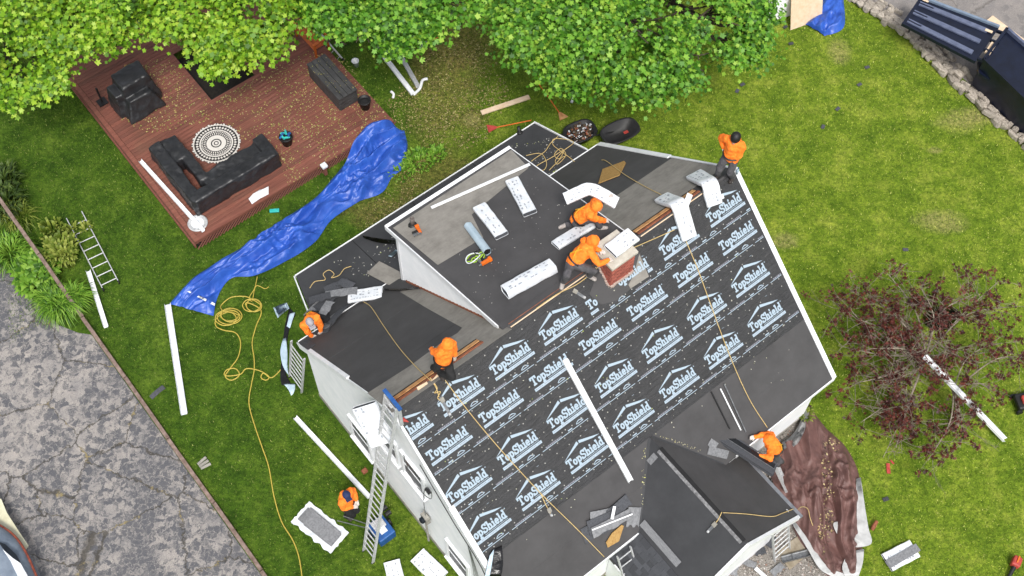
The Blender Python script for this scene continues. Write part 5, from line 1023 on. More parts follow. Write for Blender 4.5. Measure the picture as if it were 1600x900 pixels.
# ---------------------------------------------------------------- lower left vehicle corner, machines on the right
def tilt(px, py, z): return P(px, py, z)
vh = thing('parked_vehicle', 'grey-blue rounded vehicle corner with rust-red trim at the lower left', 'vehicle', frame(P(-8, 905, 0), Vector((.55, -.83, 0)), Z_))
M_['hull'] = mk('grey_blue_hull', C(138, 150, 164), C(112, 124, 140), 3, .4, bump=.08); inv = vh.matrix_world.inverted()
sp_ = spline([P(x, y, .75) for x, y in ((-40, 800), (0, 822), (22, 838), (38, 860), (50, 885), (60, 912), (66, 950))], 6); mb = MB(); m = len(sp_)
def rowz(k): 
    t = k/7; z = .75*(1-.0)+.5*math.sin(t*math.pi/2); out = []
    for p in sp_: q = p.lerp(P(-60, 960, z), .0+.42*(1-math.cos(t*math.pi/2))); out.append(inv @ Vector((q.x, q.y, z)))
    return out
rows = [[inv @ Vector((p.x, p.y, .2)) for p in sp_]]+[rowz(k) for k in range(8)]
mb.add([p for g in rows for p in g], [(i*m+k, i*m+k+1, (i+1)*m+k+1, (i+1)*m+k) for i in range(8) for k in range(m-1)]).build('body', M_['hull'], vh, None, True)
MB().tube([inv @ (p+Z_*.02) for p in sp_], .045, 8).build('rust_trim', mk('rust_red_trim', C(164, 84, 60), C(120, 54, 40), 12, .7), vh)
MB().slab([inv @ P(x, y, 1.22) for x, y in ((-4, 846), (8, 850), (24, 865), (32, 880), (20, 872), (4, 856))], (0, 0, -.1)).build('window', M_['glass'], vh); MB().slab([inv @ P(x, y, 1.23) for x, y in ((4, 858), (20, 872), (32, 880), (46, 905), (30, 905), (16, 876))], (0, 0, -.1)).build('light_panel', M_['wrap'], vh)
tag(MB().slab([P(x, y, .5)-P(20, 830, .5) for x, y in ((-20, 770), (2, 780), (10, 800), (28, 828), (44, 852), (40, 858), (20, 842), (-20, 822))], (0, 0, -.05)).build('cream_panel', mk('cream_panel', C(226, 224, 196), C(206, 200, 168), 4, .6), None, Matrix.Translation(P(20, 830, .5))), 'cream panel lying under the grey-blue vehicle corner', 'panel')
r = thing('leaf_blower', 'orange leaf blower on the grass at the bottom right corner', 'blower', frame(P(1583, 885, .0), P(1590, 870)-P(1580, 895), Z_)); MB().box((.08, 0, .16), (.3, .24, .24)).build('housing', M_['red'], r, bevel=.05); MB().tube([(-.05, 0, .14), (-.5, .03, .1)], [.06, .045], 10).build('tube', M_['black'], r); MB().box((.12, 0, .30), (.2, .04, .04)).build('handle', M_['orange'], r, bevel=.01)
r = thing('lawn_mower', 'red and black mower cut off by the right edge', 'mower', frame(P(1597, 632, 0), Vector((1, .2, 0)), Z_)); MB().box((0, 0, .22), (.55, .5, .2)).build('deck_shell', M_['black'], r, bevel=.06); MB().box((.03, 0, .36), (.34, .26, .14)).build('engine_cover', M_['red'], r, bevel=.05)
for x in (-.22, .22):
    for y in (-.26, .26): MB().tube([(x, y-.03, .1), (x, y+.03, .1)], .1, 14).build('wheel', M_['black'], r)
crumple('black plastic bag under the upper branches of the red-leaf tree', 'g', ([(1442, 496), (1455, 482), (1480, 478), (1499, 488)], [(1446, 508), (1462, 516), (1485, 514), (1498, 502)]), .06, .12, 'film', 'plastic_bag', 'bag', 20, 4, .3)
gutter('white downspout fallen across the red-leaf tree', 'g', (1443, 558), (1568, 688), .12, .10, .5, 'white', 'downspout', ends=(P(1443, 558, 1.85), P(1568, 688, .12)), cat='downspout')
# ---------------------------------------------------------------- broadleaf trees
def leafmat(name, cols, trans=.35, nscale=.9):
    s = N(name); rnd = s.n('NewGeometry').outputs['Random Per Island']
    v = s.math('ADD', s.math('MULTIPLY', rnd, .6), s.math('MULTIPLY', s.noise(nscale, 2, .5, world=True), .4))
    c = s.ramp(v, cols); s.base(c).set(Roughness=.5, Specular_IOR_Level=.35)
    tr = s.n('BsdfTranslucent', {'Color': c}); mx = s.n('MixShader', {0: trans, 1: s.p.outputs[0], 2: tr.outputs[0]})
    s.t.links.new(mx.outputs[0], s.t.nodes['Material Output'].inputs[0]); return s.m
LA = np.radians([0, 24, 52, 84, 114, 150, 180, 210, 246, 276, 308, 336]); LR = np.array([1, .52, .92, .48, .68, .42, .30, .42, .68, .48, .92, .52])
def leaves(centers, normals, sizes, rng, star=None):
    A, Rr = star if star else (LA, LR); k = len(A); n = len(centers)
    rot = rng.uniform(0, 2*np.pi, n); nn = normals/np.linalg.norm(normals, axis=1)[:, None]
    t = np.cross(nn, np.array([.31, .17, .93])); t /= np.linalg.norm(t, axis=1)[:, None]; b = np.cross(nn, t)
    x = np.cos(rot)[:, None]*t+np.sin(rot)[:, None]*b; y = np.cross(nn, x)
    px = (np.cos(A)*Rr)[None, :]*sizes[:, None]; py = (np.sin(A)*Rr)[None, :]*sizes[:, None]*rng.uniform(.8, 1.05, n)[:, None]; cz = -.35*(px**2+py**2)/np.maximum(sizes[:, None], 1e-6)*rng.uniform(-.4, 1.4, n)[:, None] - .25*np.abs(py)*rng.uniform(0, 1, n)[:, None]
    Vv = centers[:, None, :] + px[:, :, None]*x[:, None, :]+py[:, :, None]*y[:, None, :]+cz[:, :, None]*nn[:, None, :]
    return Vv.reshape(-1, 3), np.full(n, k), np.arange(n*k)
def maple(label, base, lobes, nspray, per, mat, size, seed, spread=.25):
    rng = np.random.default_rng(seed); root = thing('maple_tree', label, 'tree', Matrix.Translation(base)); bv = np.array(base)
    big = lobes; lobes = []
    for c, s_ in big:                                # every limb's mass breaks up into smaller clumps
        lobes.append((c, tuple(x*.86 for x in s_)))
        for k in range(7):
            dd = rng.normal(size=3); dd[2] = abs(dd[2])*.8-.15; dd /= np.linalg.norm(dd); f_ = rng.uniform(.30, .48); lobes.append((tuple(np.array(c)+dd*np.array(s_)*.72), tuple(x*f_ for x in s_)))
    C_ = np.array([l[0] for l in lobes]); S = np.array([l[1] for l in lobes])
    w_ = (S[:, 0]*S[:, 1]); w_ = w_/w_.sum(); idx = rng.choice(len(lobes), nspray*3, p=w_)
    d = rng.normal(size=(nspray*3, 3)); d[:, 2] = np.abs(d[:, 2])*1.1-.30; d /= np.linalg.norm(d, axis=1)[:, None]
    rad = rng.uniform(.72, 1.04, nspray*3)[:, None]; p = C_[idx]+d*S[idx]*rad
    # keep what is not buried in another lobe
    keep = np.ones(len(p), bool)
    for j in range(len(lobes)): q = np.linalg.norm((p-C_[j])/S[j], axis=1); keep &= ~((q < .70) & (idx != j))
    # holes in the crown where the noise is low
    hol = np.array([noise.noise(Vector((a[0]*.9, a[1]*.9, a[2]*.9+seed))) for a in p]); keep &= hol > -.16
    p = p[keep][:nspray]; d = d[keep][:nspray]; n = len(p)
    cen = np.repeat(p, per, 0)+rng.normal(size=(n*per, 3))*np.array([spread, spread, spread*.42]); nr_ = np.repeat(d, per, 0)*.55+np.array([0, 0, .75])+rng.normal(size=(n*per, 3))*.38
    V_, fn, lp = leaves(cen-bv, nr_, rng.uniform(.5, 1.25, n*per)*size, rng); npmesh('crown', V_, fn, lp, mat, root)
    mb = MB(); top = Vector(C_.mean(0))-base; tz = top.z-S[:, 2].mean()*.55; bark = M_['bark']
    trunk = [Vector((0, 0, -.1)), Vector((.05, .03, tz*.35)), Vector((top.x*.25, top.y*.25, tz*.75)), Vector((top.x*.6, top.y*.6, tz))]
    mb.tube(spline(trunk, 5), [.26-.012*i for i in range(16)], 10)
    for c, s_ in big:
        s_ = np.array(s_); e = Vector(c)-base; st = trunk[2]; mid = st.lerp(e, .5)+Vector((0, 0, -.2)); sp = spline([st, mid, e, e+Vector((s_[0]*.3, 0, s_[2]*.4))], 5); mb.tube(sp, [.11-.006*i for i in range(len(sp))], 7)
        for k in range(6):
            a = rng.uniform(0, 6.28); q = e+Vector((math.cos(a)*s_[0]*.8, math.sin(a)*s_[1]*.8, s_[2]*rng.uniform(-.2, .5))); mb.tube(spline([mid.lerp(e, .6), e.lerp(q, .5)+Vector((0, 0, .15)), q], 4), [.04-.0035*i for i in range(9)], 5)
    mb.build('trunk', bark, root, None, True); return root
M_['bark'] = mk('grey_brown_bark', C(92, 80, 68), C(58, 50, 42), 6, .9, bump=.8, bscale=18, bdist=.03)
m1 = leafmat('bright_maple_leaves', [(.12, C(52, 96, 14, .6)), (.36, C(104, 156, 26, .66)), (.6, C(150, 196, 46, .70)), (.85, C(188, 214, 74, .70))], .2)
m2 = leafmat('green_maple_leaves', [(.12, C(40, 88, 18, .60)), (.4, C(84, 144, 32, .68)), (.64, C(128, 184, 56, .72)), (.9, C(176, 208, 76, .72))], .2)
def lobes(spec): return [(tuple(P(x, y, z)), (r, r*.95, r*.8)) for x, y, z, r in spec]
maple('bright green maple crown over the upper left corner', P(20, 45), lobes([(40, 7, 5.2, 2.2), (140, 7, 5.0, 1.35), (60, 77, 4.6, 1.55), (125, 62, 4.7, 1.2), (15, 122, 4.2, 0.95), (-40, 42, 5, 2.2), (100, -38, 5.4, 1.6), (175, 37, 4.8, 0.55), (100, 102, 4.4, 0.6)]), 900, 24, m1, .112, 1)
maple('bright green maple crown over the deck corner, second from the left', P(375, 65), lobes([(300, 3, 5.0, 1.4), (380, 8, 5.2, 1.7), (345, 53, 4.7, 1.2), (400, 63, 4.6, 0.75), (250, 18, 4.8, 0.75), (345, 93, 4.5, 0.5), (330, -52, 5.4, 1.7), (440, -7, 4.9, 0.9)]), 740, 24, m1, .112, 2)
maple('green maple crown over the gutters behind the deck', P(610, 20), lobes([(535, 5, 4.8, 1.3), (620, 0, 5.0, 1.5), (690, 0, 4.8, 1.1), (570, 50, 4.4, 0.85), (655, 40, 4.5, 0.8), (600, -55, 5.2, 1.8), (715, -20, 4.8, 0.75), (620, 65, 4.3, 0.5), (500, -15, 4.8, 0.8), (525, 67, 4.2, 0.4)]), 740, 24, m2, .11, 3)
maple('large maple crown at top centre right of the grass path', P(985, 30), lobes([(960, 30, 5.2, 2.23), (870, 25, 5.0, 1.75), (1080, 30, 5.0, 1.94), (1128, 40, 4.7, 1.21), (830, 75, 4.5, 0.97), (960, 110, 4.4, 1.12), (1060, 100, 4.4, 1.07), (890, 105, 4.4, 0.87), (980, -50, 5.4, 2.52), (790, 10, 4.9, 0.87), (1148, 80, 4.4, 0.68), (930, 140, 4.0, 0.53), (1010, 135, 4.1, 0.58), (1098, -15, 5, 1.55)]), 1500, 24, m2, .11, 4)
# ---------------------------------------------------------------- red-leaf tree
rng = np.random.default_rng(5); base = P(1490, 672); rt = thing('red_maple', 'sparse dark red-leaf maple with bare grey twigs on the right lawn', 'tree', Matrix.Translation(base))
mb = MB(); tw = MB(); cen = []; hub = P(1447, 556, 1.25)-base; hub2 = P(1490, 610, 1.0)-base
mb.tube(spline([Vector((0, 0, -.05)), Vector((-.02, .1, .5)), hub2, P(1470, 570, 1.3)-base, hub], 5), [.075-.0016*i for i in range(21)], 8)
tips = [(1300, 470, 1.6), (1335, 445, 1.7), (1385, 425, 1.8), (1310, 540, 1.5), (1345, 500, 1.8), (1375, 600, 1.5), (1345, 660, 1.2), (1400, 700, 1.2), (1450, 720, 1.0), (1420, 640, 1.5), (1395, 480, 2.0), (1440, 450, 1.9), (1560, 440, 1.7), (1575, 480, 1.5), (1612, 560, 1.6), (1540, 540, 1.7), (1520, 460, 1.9), (1545, 600, 1.4), (1500, 700, .9), (1360, 545, 1.9), (1330, 600, 1.4), (1420, 555, 1.9), (1380, 715, 1.0), (1480, 540, 1.9)]
for i, (x, y, z) in enumerate(tips):
    e = P(x, y, z)-base; st = hub2 if (x > 1500 and y > 500) or (y > 690 and x > 1430) else hub; mid = st.lerp(e, .5)+Vector(rng.normal(size=3)*.14)+Vector((0, 0, .15)); sp = spline([st, mid, e], 7); mb.tube(sp, [.030-.0017*k for k in range(len(sp))], 6)
    for k in range(24):
        b = sp[int(rng.uniform(.42, 1)*(len(sp)-1))]; q = b+Vector((rng.normal()*.45, rng.normal()*.45, rng.normal()*.12+.05)); m_ = b.lerp(q, .5)+Vector(rng.normal(size=3)*.05); tw.tube(spline([b, m_, q], 3), [.008, .008, .007, .006, .005, .005, .004], 4)
        for j in range(3):
            q2 = q+Vector((rng.normal()*.16, rng.normal()*.16, rng.normal()*.05)); tw.tube([m_.lerp(q, rng.uniform(.3, 1)), q2], [.005, .003], 3)
            if rng.random() < .8 and noise.noise((q+base)*1.4) > -.26:
                for c in range(6): cen.append(q2.lerp(q, rng.random())+Vector(rng.normal(size=3)*.05))
mb.build('trunk', mk('pale_lichen_bark', C(172, 160, 142), C(120, 108, 94), 9, .9, bump=.5, bscale=40), rt, None, True); tag(tw.build('twigs', mk('grey_twig', C(150, 138, 122), C(104, 94, 82), 9, .9), rt), kind='stuff')
cen = np.array([tuple(c) for c in cen]); nm = rng.normal(size=cen.shape)*.5+np.array([0, 0, 1.])
sa = np.radians(np.arange(0, 360, 36)); sr = np.array([1, .3]*5)
V_, fn, lp = leaves(cen, nm, rng.uniform(.045, .085, len(cen)), rng, (sa, sr)); npmesh('crown', V_, fn, lp, leafmat('dark_red_leaves', [(.2, C(56, 22, 20, .7)), (.5, C(92, 38, 34, .7)), (.85, C(130, 66, 52, .7))], .25), rt)
# ---------------------------------------------------------------- planted bed by the driveway
def strips(mb, n, c, rad, ln, wd, lift, rng, droop=1., out=True):
    for i in range(n):
        a = rng.uniform(0, 6.28); r0 = rad*math.sqrt(rng.random())*.75; p = Vector((c.x+r0*math.cos(a), c.y+r0*math.sin(a), c.z)); a2 = a+rng.normal()*.6; l = ln*rng.uniform(.6, 1.15); d = Vector((math.cos(a2), math.sin(a2), 0)); sd = Vector((-d.y, d.x, 0)); vs = []; w0 = wd*rng.uniform(.7, 1.2); lf = lift*rng.uniform(.7, 1.2); m = 5
        for k in range(m+1):
            t = k/m; q = p+d*l*(t*.35+.65*t*t*.9)+Z_*(lf*math.sin(t*math.pi*.62*droop)); w = w0*math.sin(math.pi*(.12+.86*t))**.7; vs += [q-sd*w+Z_*w*.35, q+sd*w+Z_*w*.35]
        mb.add(vs, [(2*k, 2*k+1, 2*k+3, 2*k+2) for k in range(m)])
def plant(label, px, py, kinds, cols, seed, name='leafy_plant'):
    o = P(px, py); r = thing(name, label, 'plant', Matrix.Translation(o)); rng = np.random.default_rng(seed); mb = MB()
    for (dx, dy, n, rad, ln, wd, lift, dr) in kinds: strips(mb, n, Vector((dx, dy, 0)), rad, ln, wd, lift, rng, dr)
    mb.build('foliage', leafmat(label[:20].replace(' ', '_'), cols, .3), r, None, True); return r
gc = [(.2, C(62, 108, 24, .68)), (.5, C(118, 168, 48, .74)), (.85, C(164, 202, 80, .74))]; yc = [(.2, C(96, 120, 34, .62)), (.5, C(146, 166, 64, .64)), (.85, C(188, 196, 96, .64))]
plant('broad-leaved hosta clump behind the driveway edging', 60, 428, [(0, 0, 190, .75, .34, .085, .32, 1.1), (.1, -.35, 140, .6, .34, .08, .28, 1.1)], gc, 1, 'hosta')
plant('arching daylily clump at the driveway corner below the hosta', 98, 482, [(0, 0, 330, .42, .62, .013, .45, 1.3), (-.3, .2, 180, .35, .55, .012, .42, 1.3), (.35, .25, 200, .35, .55, .013, .4, 1.3)], gc, 2, 'daylily')
plant('yellow-green shrubby plant right of the edging post', 100, 400, [(0, 0, 170, .6, .26, .05, .5, 1.), (.15, -.2, 90, .4, .25, .045, .5, 1.)], yc, 3); plant('grassy daylily tuft at the far left behind the driveway', 18, 400, [(0, 0, 300, .6, .6, .013, .4, 1.3)], gc, 4, 'daylily'); plant('pale trailing vine reaching toward the small ladder', 85, 365, [(0, 0, 70, .5, .16, .04, .3, 1.), (.5, .1, 40, .3, .14, .035, .2, 1.), (.95, .2, 24, .2, .14, .035, .15, 1.)], yc, 5, 'vine')
plant('dark tufted shrub at the left edge above the timber end', 10, 325, [(0, 0, 200, .7, .4, .03, .5, 1.1), (-.2, .8, 200, .6, .4, .03, .5, 1.)], [(.2, C(40, 62, 22, .6)), (.5, C(76, 102, 40, .62)), (.85, C(118, 140, 62, .62))], 6, 'shrub'); plant('wispy weeds around the timber edging top', 32, 345, [(0, 0, 120, .5, .5, .012, .4, 1.3)], yc, 7, 'weeds')
plant('small green plant at the front wall corner by the brown tarp', 1256, 652, [(0, 0, 90, .22, .18, .03, .3, 1.)], yc, 8, 'weeds')
plant('low green weeds along the low rear roof behind the blue tarp', 655, 255, [(0, 0, 160, .6, .18, .03, .2, 1.), (.5, .3, 90, .4, .16, .03, .18, 1.), (-.5, -.4, 90, .5, .16, .03, .16, 1.)], gc, 10, 'weeds')
# ---------------------------------------------------------------- fallen bits (leaf litter), grass blades
def litter(name, label, pl, poly, n, cols, size, seed, off=.012):
    rng = np.random.default_rng(seed); xs = [p[0] for p in poly]; ys = [p[1] for p in poly]; c = []; nn = PLANES[pl][1]
    while len(c) < n:
        x, y = rng.uniform(min(xs), max(xs)), rng.uniform(min(ys), max(ys))
        if poly_in(x, y, poly) and (noise.noise(Vector((x*.03, y*.03, seed)))+.75 > rng.random()*1.1): c.append(tuple(on(pl, x, y, off)))
    c = np.array(c); V_, fn, lp = leaves(c, np.array(nn)[None, :]+rng.normal(size=c.shape)*.25, rng.uniform(.5, 1.3, n)*size, rng, (np.radians([0, 60, 120, 180, 240, 300]), np.array([1, .7, .5, .9, .6, .7])))
    s_ = N(name); s_.base(s_.ramp(s_.n('NewGeometry').outputs['Random Per Island'], cols)).set(Roughness=.8); tag(npmesh(name, V_, fn, lp, s_.m), label, 'litter', kind='stuff')
lc = [(0, C(150, 140, 70)), (.35, C(176, 160, 96)), (.6, C(120, 140, 50)), (.85, C(196, 182, 128)), (1, C(96, 70, 44))]
litter('leaf_litter', 'yellow leaf litter scattered over the deck', 'deck', [(200, 100), (260, 90), (330, 160), (420, 110), (480, 80), (540, 90), (612, 190), (520, 250), (450, 290), (430, 240), (320, 190), (240, 210), (190, 190)], 2600, lc, .028, 1)
litter('leaf_litter', 'leaf litter on the dark storage box lid', 'deck', [(484, 106), (510, 84), (555, 140), (530, 152)], 60, lc, .02, 2, .66)
litter('leaf_litter', 'pale flecks of litter on the low rear roof', 'add', [(520, 410), (600, 380), (640, 345), (800, 225), (860, 215), (900, 250), (870, 290), (830, 260), (640, 400), (560, 440)], 330, [(0, C(150, 150, 146)), (.6, C(186, 186, 180)), (1, C(150, 160, 80))], .024, 3)
litter('leaf_litter', 'green moss bits on the low roof beneath the tangled rope', 'add', [(862, 262), (880, 268), (915, 262), (905, 275), (885, 290), (868, 285)], 150, [(0, C(120, 130, 60)), (1, C(170, 180, 90))], .028, 4); litter('leaf_litter', 'small pale scraps on the front roof', 'front', [(640, 680), (900, 480), (1150, 340), (1270, 580), (1000, 690), (800, 890), (760, 880)], 150, [(0, C(170, 170, 160)), (.6, C(200, 198, 180)), (1, C(160, 180, 70))], .02, 5, .04); litter('leaf_litter', 'small pale scraps on the dormer roof', 'dorm', [(690, 420), (840, 270), (930, 340), (780, 490)], 70, [(0, C(150, 148, 144)), (1, C(190, 188, 182))], .018, 6, .04)
litter('leaf_litter', 'crumbs of sealant along the left wing valley', 'front', [(1004, 700), (1010, 700), (1006, 790), (1000, 790)], 26, [(0, C(200, 196, 170)), (1, C(180, 180, 90))], .02, 7, .03); litter('leaf_litter', 'crumbs of sealant along the right wing valley', 'front', [(1020, 676), (1060, 688), (1100, 704), (1098, 708), (1058, 692), (1020, 680)], 30, [(0, C(200, 196, 170)), (1, C(190, 180, 120))], .018, 8, .03)
litter('leaf_litter', 'straw and debris on the brown tarp', 'g', [(1285, 680), (1312, 690), (1306, 760), (1302, 830), (1290, 880), (1278, 850), (1284, 770)], 260, [(0, C(60, 46, 38)), (.45, C(92, 72, 56)), (.7, C(176, 156, 108)), (1, C(206, 190, 140))], .034, 9, .30)
litter('leaf_litter', 'fallen yellow-brown thatch on the worn grass behind the deck', 'g', [(600, 160), (660, 100), (700, 20), (740, 20), (800, 150), (760, 220), (660, 260), (640, 340), (560, 360), (640, 230)], 2600, [(0, C(120, 108, 60)), (.5, C(150, 138, 84)), (.8, C(176, 168, 110)), (1, C(96, 80, 50))], .03, 10, .045)
rng = np.random.default_rng(11); n = 330000; X = rng.uniform(-17, 22, n); Y = rng.uniform(-4, 20.5, n)
uu = X*E_.x+Y*E_.y; vv = X*N_.x+Y*N_.y
lim_l = -10.4-(Y+1.8)*.235; lim_r = 17.2+(Y+1.4)*.19
ok = (X > lim_l) & (X < lim_r) & ~((uu > -.1) & (uu < 10.6) & (vv > -7.0) & (vv < 4.6)) & ~((uu > DU0-.1) & (uu < DU1+.05) & (vv < DV1+.06)) & ~((uu < -4.05) & (vv > -11.5)) & ~((uu > 2.7) & (uu < 8) & (vv > 4))
rp_ = [(p.x, p.y) for p in rd]; x1, y1 = np.array([p[0] for p in rp_[:7]]), np.array([p[1] for p in rp_[:7]])
o_ = np.argsort(x1); ok &= ~((X > x1[o_][0]) & (Y > np.interp(X, x1[o_], y1[o_])-.75)); g1 = np.array(gp); ok &= ~((X > g1[:, 0].min()) & (X < 11.0) & (Y < 3.4) & (Y > -4) & (vv > 4.3))
X, Y = X[ok], Y[ok]; n = len(X); an = rng.uniform(0, 6.28, n); hh = rng.uniform(.025, .07, n); ln = rng.uniform(.01, .06, n); wd = rng.uniform(.006, .014, n); a2 = rng.uniform(0, 6.28, n)
V_ = np.zeros((n, 3, 3)); V_[:, 0] = np.stack([X-wd*np.cos(an), Y-wd*np.sin(an), np.zeros(n)], 1); V_[:, 1] = np.stack([X+wd*np.cos(an), Y+wd*np.sin(an), np.zeros(n)], 1); V_[:, 2] = np.stack([X+ln*np.cos(a2), Y+ln*np.sin(a2), hh], 1)
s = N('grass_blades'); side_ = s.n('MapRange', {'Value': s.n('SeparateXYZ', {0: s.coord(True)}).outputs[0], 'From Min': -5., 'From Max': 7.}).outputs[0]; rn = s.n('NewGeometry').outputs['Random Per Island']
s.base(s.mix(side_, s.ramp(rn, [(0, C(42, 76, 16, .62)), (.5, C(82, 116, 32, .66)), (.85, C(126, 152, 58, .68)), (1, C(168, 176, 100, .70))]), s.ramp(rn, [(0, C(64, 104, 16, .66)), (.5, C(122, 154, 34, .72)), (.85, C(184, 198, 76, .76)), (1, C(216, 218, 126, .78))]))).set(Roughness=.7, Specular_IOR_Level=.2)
tag(npmesh('grass', V_.reshape(-1, 3), np.full(n, 3), np.arange(3*n), s.m), 'short mown lawn grass', 'grass', kind='stuff')
# ---------------------------------------------------------------- people
def sph(mb, c, r, n=10, m=6, sc=(1, 1, 1), Rm=None):
    c = Vector(c); vs = []; 
    for j in range(m+1):
        ph = -math.pi/2+math.pi*j/m
        for i in range(n):
            th = 2*math.pi*i/n; d = Vector((math.cos(th)*math.cos(ph)*sc[0], math.sin(th)*math.cos(ph)*sc[1], math.sin(ph)*sc[2]))*r
            vs.append(c+((Rm @ d) if Rm else d))
    mb.add(vs, [(j*n+i, j*n+(i+1) % n, (j+1)*n+(i+1) % n, (j+1)*n+i) for j in range(m) for i in range(n)])
def capsule(mb, a, b, ra, rb, n=10):
    a, b = Vector(a), Vector(b); mb.tube([a, b], [ra, rb], n); sph(mb, a, ra, n); sph(mb, b, rb, n)
def ik(a, c, l1, l2, pole):
    d = c-a; L_ = d.length; 
    if L_ > (l1+l2)*.995: c = a+d.normalized()*(l1+l2)*.995; d = c-a; L_ = d.length
    x = (l1*l1-l2*l2+L_*L_)/(2*L_); h = math.sqrt(max(l1*l1-x*x, 1e-6)); dn = d.normalized(); p = (pole-dn*pole.dot(dn)); p = p.normalized() if p.length > 1e-4 else dn.orthogonal()
    return a+dn*x+p*h, c
def cloth(mb, name, mat, parent, vox, it, disp=0., tw=.12):
    o = mb.build(name, mat, parent); m = o.modifiers.new('r', 'REMESH'); m.mode = 'VOXEL'; m.voxel_size = vox; m.use_smooth_shade = True
    m = o.modifiers.new('s', 'SMOOTH'); m.iterations = it; m.factor = .5
    if disp:
        tx = bpy.data.textures.get('cloth_folds') or bpy.data.textures.new('cloth_folds', 'CLOUDS'); tx.noise_scale = tw; tx.noise_depth = 2
        m = o.modifiers.new('d', 'DISPLACE'); m.texture = tx; m.strength = disp; m.mid_level = .5; m.texture_coords = 'LOCAL'
    return o
M_['hoodie'] = mk('orange_hoodie', (1.0, .235, .018, 1), (.9, .18, .012, 1), 5, .8, bump=.7, bscale=13, bdist=.03); M_['skin'] = mk('skin', C(206, 160, 132), C(186, 136, 110), 8, .5); M_['gpants'] = mk('grey_work_trousers', C(92, 90, 94), C(66, 65, 68), 7, .85, bump=.3, bscale=20); M_['bpants'] = mk('black_trousers', C(34, 34, 36), C(22, 22, 24), 7, .85); M_['hair'] = mk('black_hair', C(26, 22, 24), C(12, 10, 12), 40, .5, bump=.8, bscale=60); M_['glove'] = mk('pale_glove', C(226, 216, 208), C(200, 188, 178), 12, .8); M_['shoe'] = mk('grey_shoe', C(196, 188, 182), C(150, 142, 138), 12, .7); M_['boot'] = mk('dark_boot', C(60, 52, 48), C(40, 34, 32), 12, .7); M_['cap'] = mk('navy_cap', C(34, 50, 98), C(24, 36, 74), 10, .8); M_['ghat'] = mk('grey_cap', C(176, 172, 176), C(146, 142, 148), 10, .85); M_['strap'] = mk('yellow_strap', C(232, 176, 40), C(210, 150, 24), 20, .7)
def person(label, pelvis, neck, face, look, hands, feet, toes, top='hood', pants='gpants', shoes='shoe', gloves=True, elbow=None, knee=None, sc=1.):
    base = Vector((pelvis.x, pelvis.y, min(f.z for f in feet)-.08)); root = thing('person', label, 'person', Matrix.Translation(base))
    q = lambda v: v-base
    pv, nk = q(pelvis), q(neck); t = (nk-pv).normalized(); nk = pv+t*.54*sc; face = (face-t*face.dot(t)).normalized(); sd = face.cross(t).normalized()     # sd: person's right
    look = look.normalized(); hd = nk+t*.06+look*.05+Z_*.05; hdc = nk+(t*.5+Z_*.5).normalized()*.17+look*.05
    SH = [nk-t*.055+sd*.20*s_ for s_ in (1, -1)]; HP = [pv+sd*.095*s_-t*.02 for s_ in (1, -1)]
    pole_e = [(elbow[i] if elbow else (-face*.4-Z_*.7+sd*(.6 if i == 0 else -.6))) for i in (0, 1)]; pole_k = [(knee[i] if knee else face+Z_*.1) for i in (0, 1)]
    EL, HA, KN, AN = [], [], [], []
    for i in (0, 1):
        e, h = ik(SH[i], q(hands[i]), .31, .28, pole_e[i]); EL.append(e); HA.append(h); k, a = ik(HP[i], q(feet[i]), .46, .45, pole_k[i]); KN.append(k); AN.append(a)
    TO = [AN[i]+(toes[i]-Z_*toes[i].z).normalized()*.17 - Z_*.035 for i in (0, 1)]
    b = MB()                                                  # whole body, one surface
    capsule(b, pv, pv+t*.2, .125, .115); capsule(b, pv+t*.2, nk-t*.10, .115, .13); capsule(b, SH[0]-sd*.04, SH[1]+sd*.04, .07, .07); capsule(b, nk-t*.05, hdc-(hdc-nk)*.3, .058, .055)
    Rm = frame(Vector(), look, Z_ if abs(look.z) < .9 else face).to_3x3(); sph(b, hdc, .112, 14, 10, (.98, .80, 1.12), Rm); sph(b, hdc+look*.07-Rm.col[2]*.055, .055, 10, 6, (1, .9, .8), Rm)
    sph(b, hdc+look*.112-Rm.col[2]*.012, .018, 8, 5, (1.2, .7, 1.3), Rm); sph(b, hdc+look*.093+Rm.col[2]*.03, .03, 8, 5, (.5, 2, .45), Rm); sph(b, hdc+look*.10-Rm.col[2]*.055, .016, 8, 5, (.7, 1.7, .6), Rm)
    for s_ in (1, -1): sph(b, hdc+Rm.col[1]*.09*s_, .026, 8, 5, (.8, .4, 1.2), Rm)
    for i in (0, 1):
        capsule(b, SH[i], EL[i], .052, .042); capsule(b, EL[i], HA[i], .042, .028); capsule(b, HP[i], KN[i], .085, .058); capsule(b, KN[i], AN[i], .057, .042); capsule(b, AN[i]-Z_*.03, TO[i], .045, .036)
    hand_mb = []
    for i in (0, 1):
        d = (HA[i]-EL[i]).normalized(); u_ = (sd-d*sd.dot(d)); u_ = (u_.normalized() if u_.length > .1 else d.orthogonal().normalized()); w_ = d.cross(u_); s_ = 1 if i == 0 else -1; hm = MB()
        for j in range(4):
            kx = HA[i]+d*.015+u_*(-.03+.02*j); kn = HA[i]+d*.085+u_*(-.033+.022*j); capsule(hm, kx, kn, .016, .0125, 8)
            ln = (.058, .068, .064, .05)[j]; m1_ = kn+(d*.8-Z_*.5).normalized()*ln*.55; capsule(hm, kn, m1_, .0105, .0098, 7); capsule(hm, m1_, m1_+(d*.35-Z_*.85).normalized()*ln*.5, .0098, .0088, 7)
        tb = HA[i]+d*.03-u_*.038*s_; capsule(hm, tb, tb+(d*.7-u_*.7*s_).normalized()*.04, .0135, .0115, 7); tb2 = tb+(d*.7-u_*.7*s_).normalized()*.04; capsule(hm, tb2, tb2+(d*.9-u_*.1*s_).normalized()*.03, .0115, .0098, 7)
        hand_mb.append(hm); b.add(hm.v, hm.f)
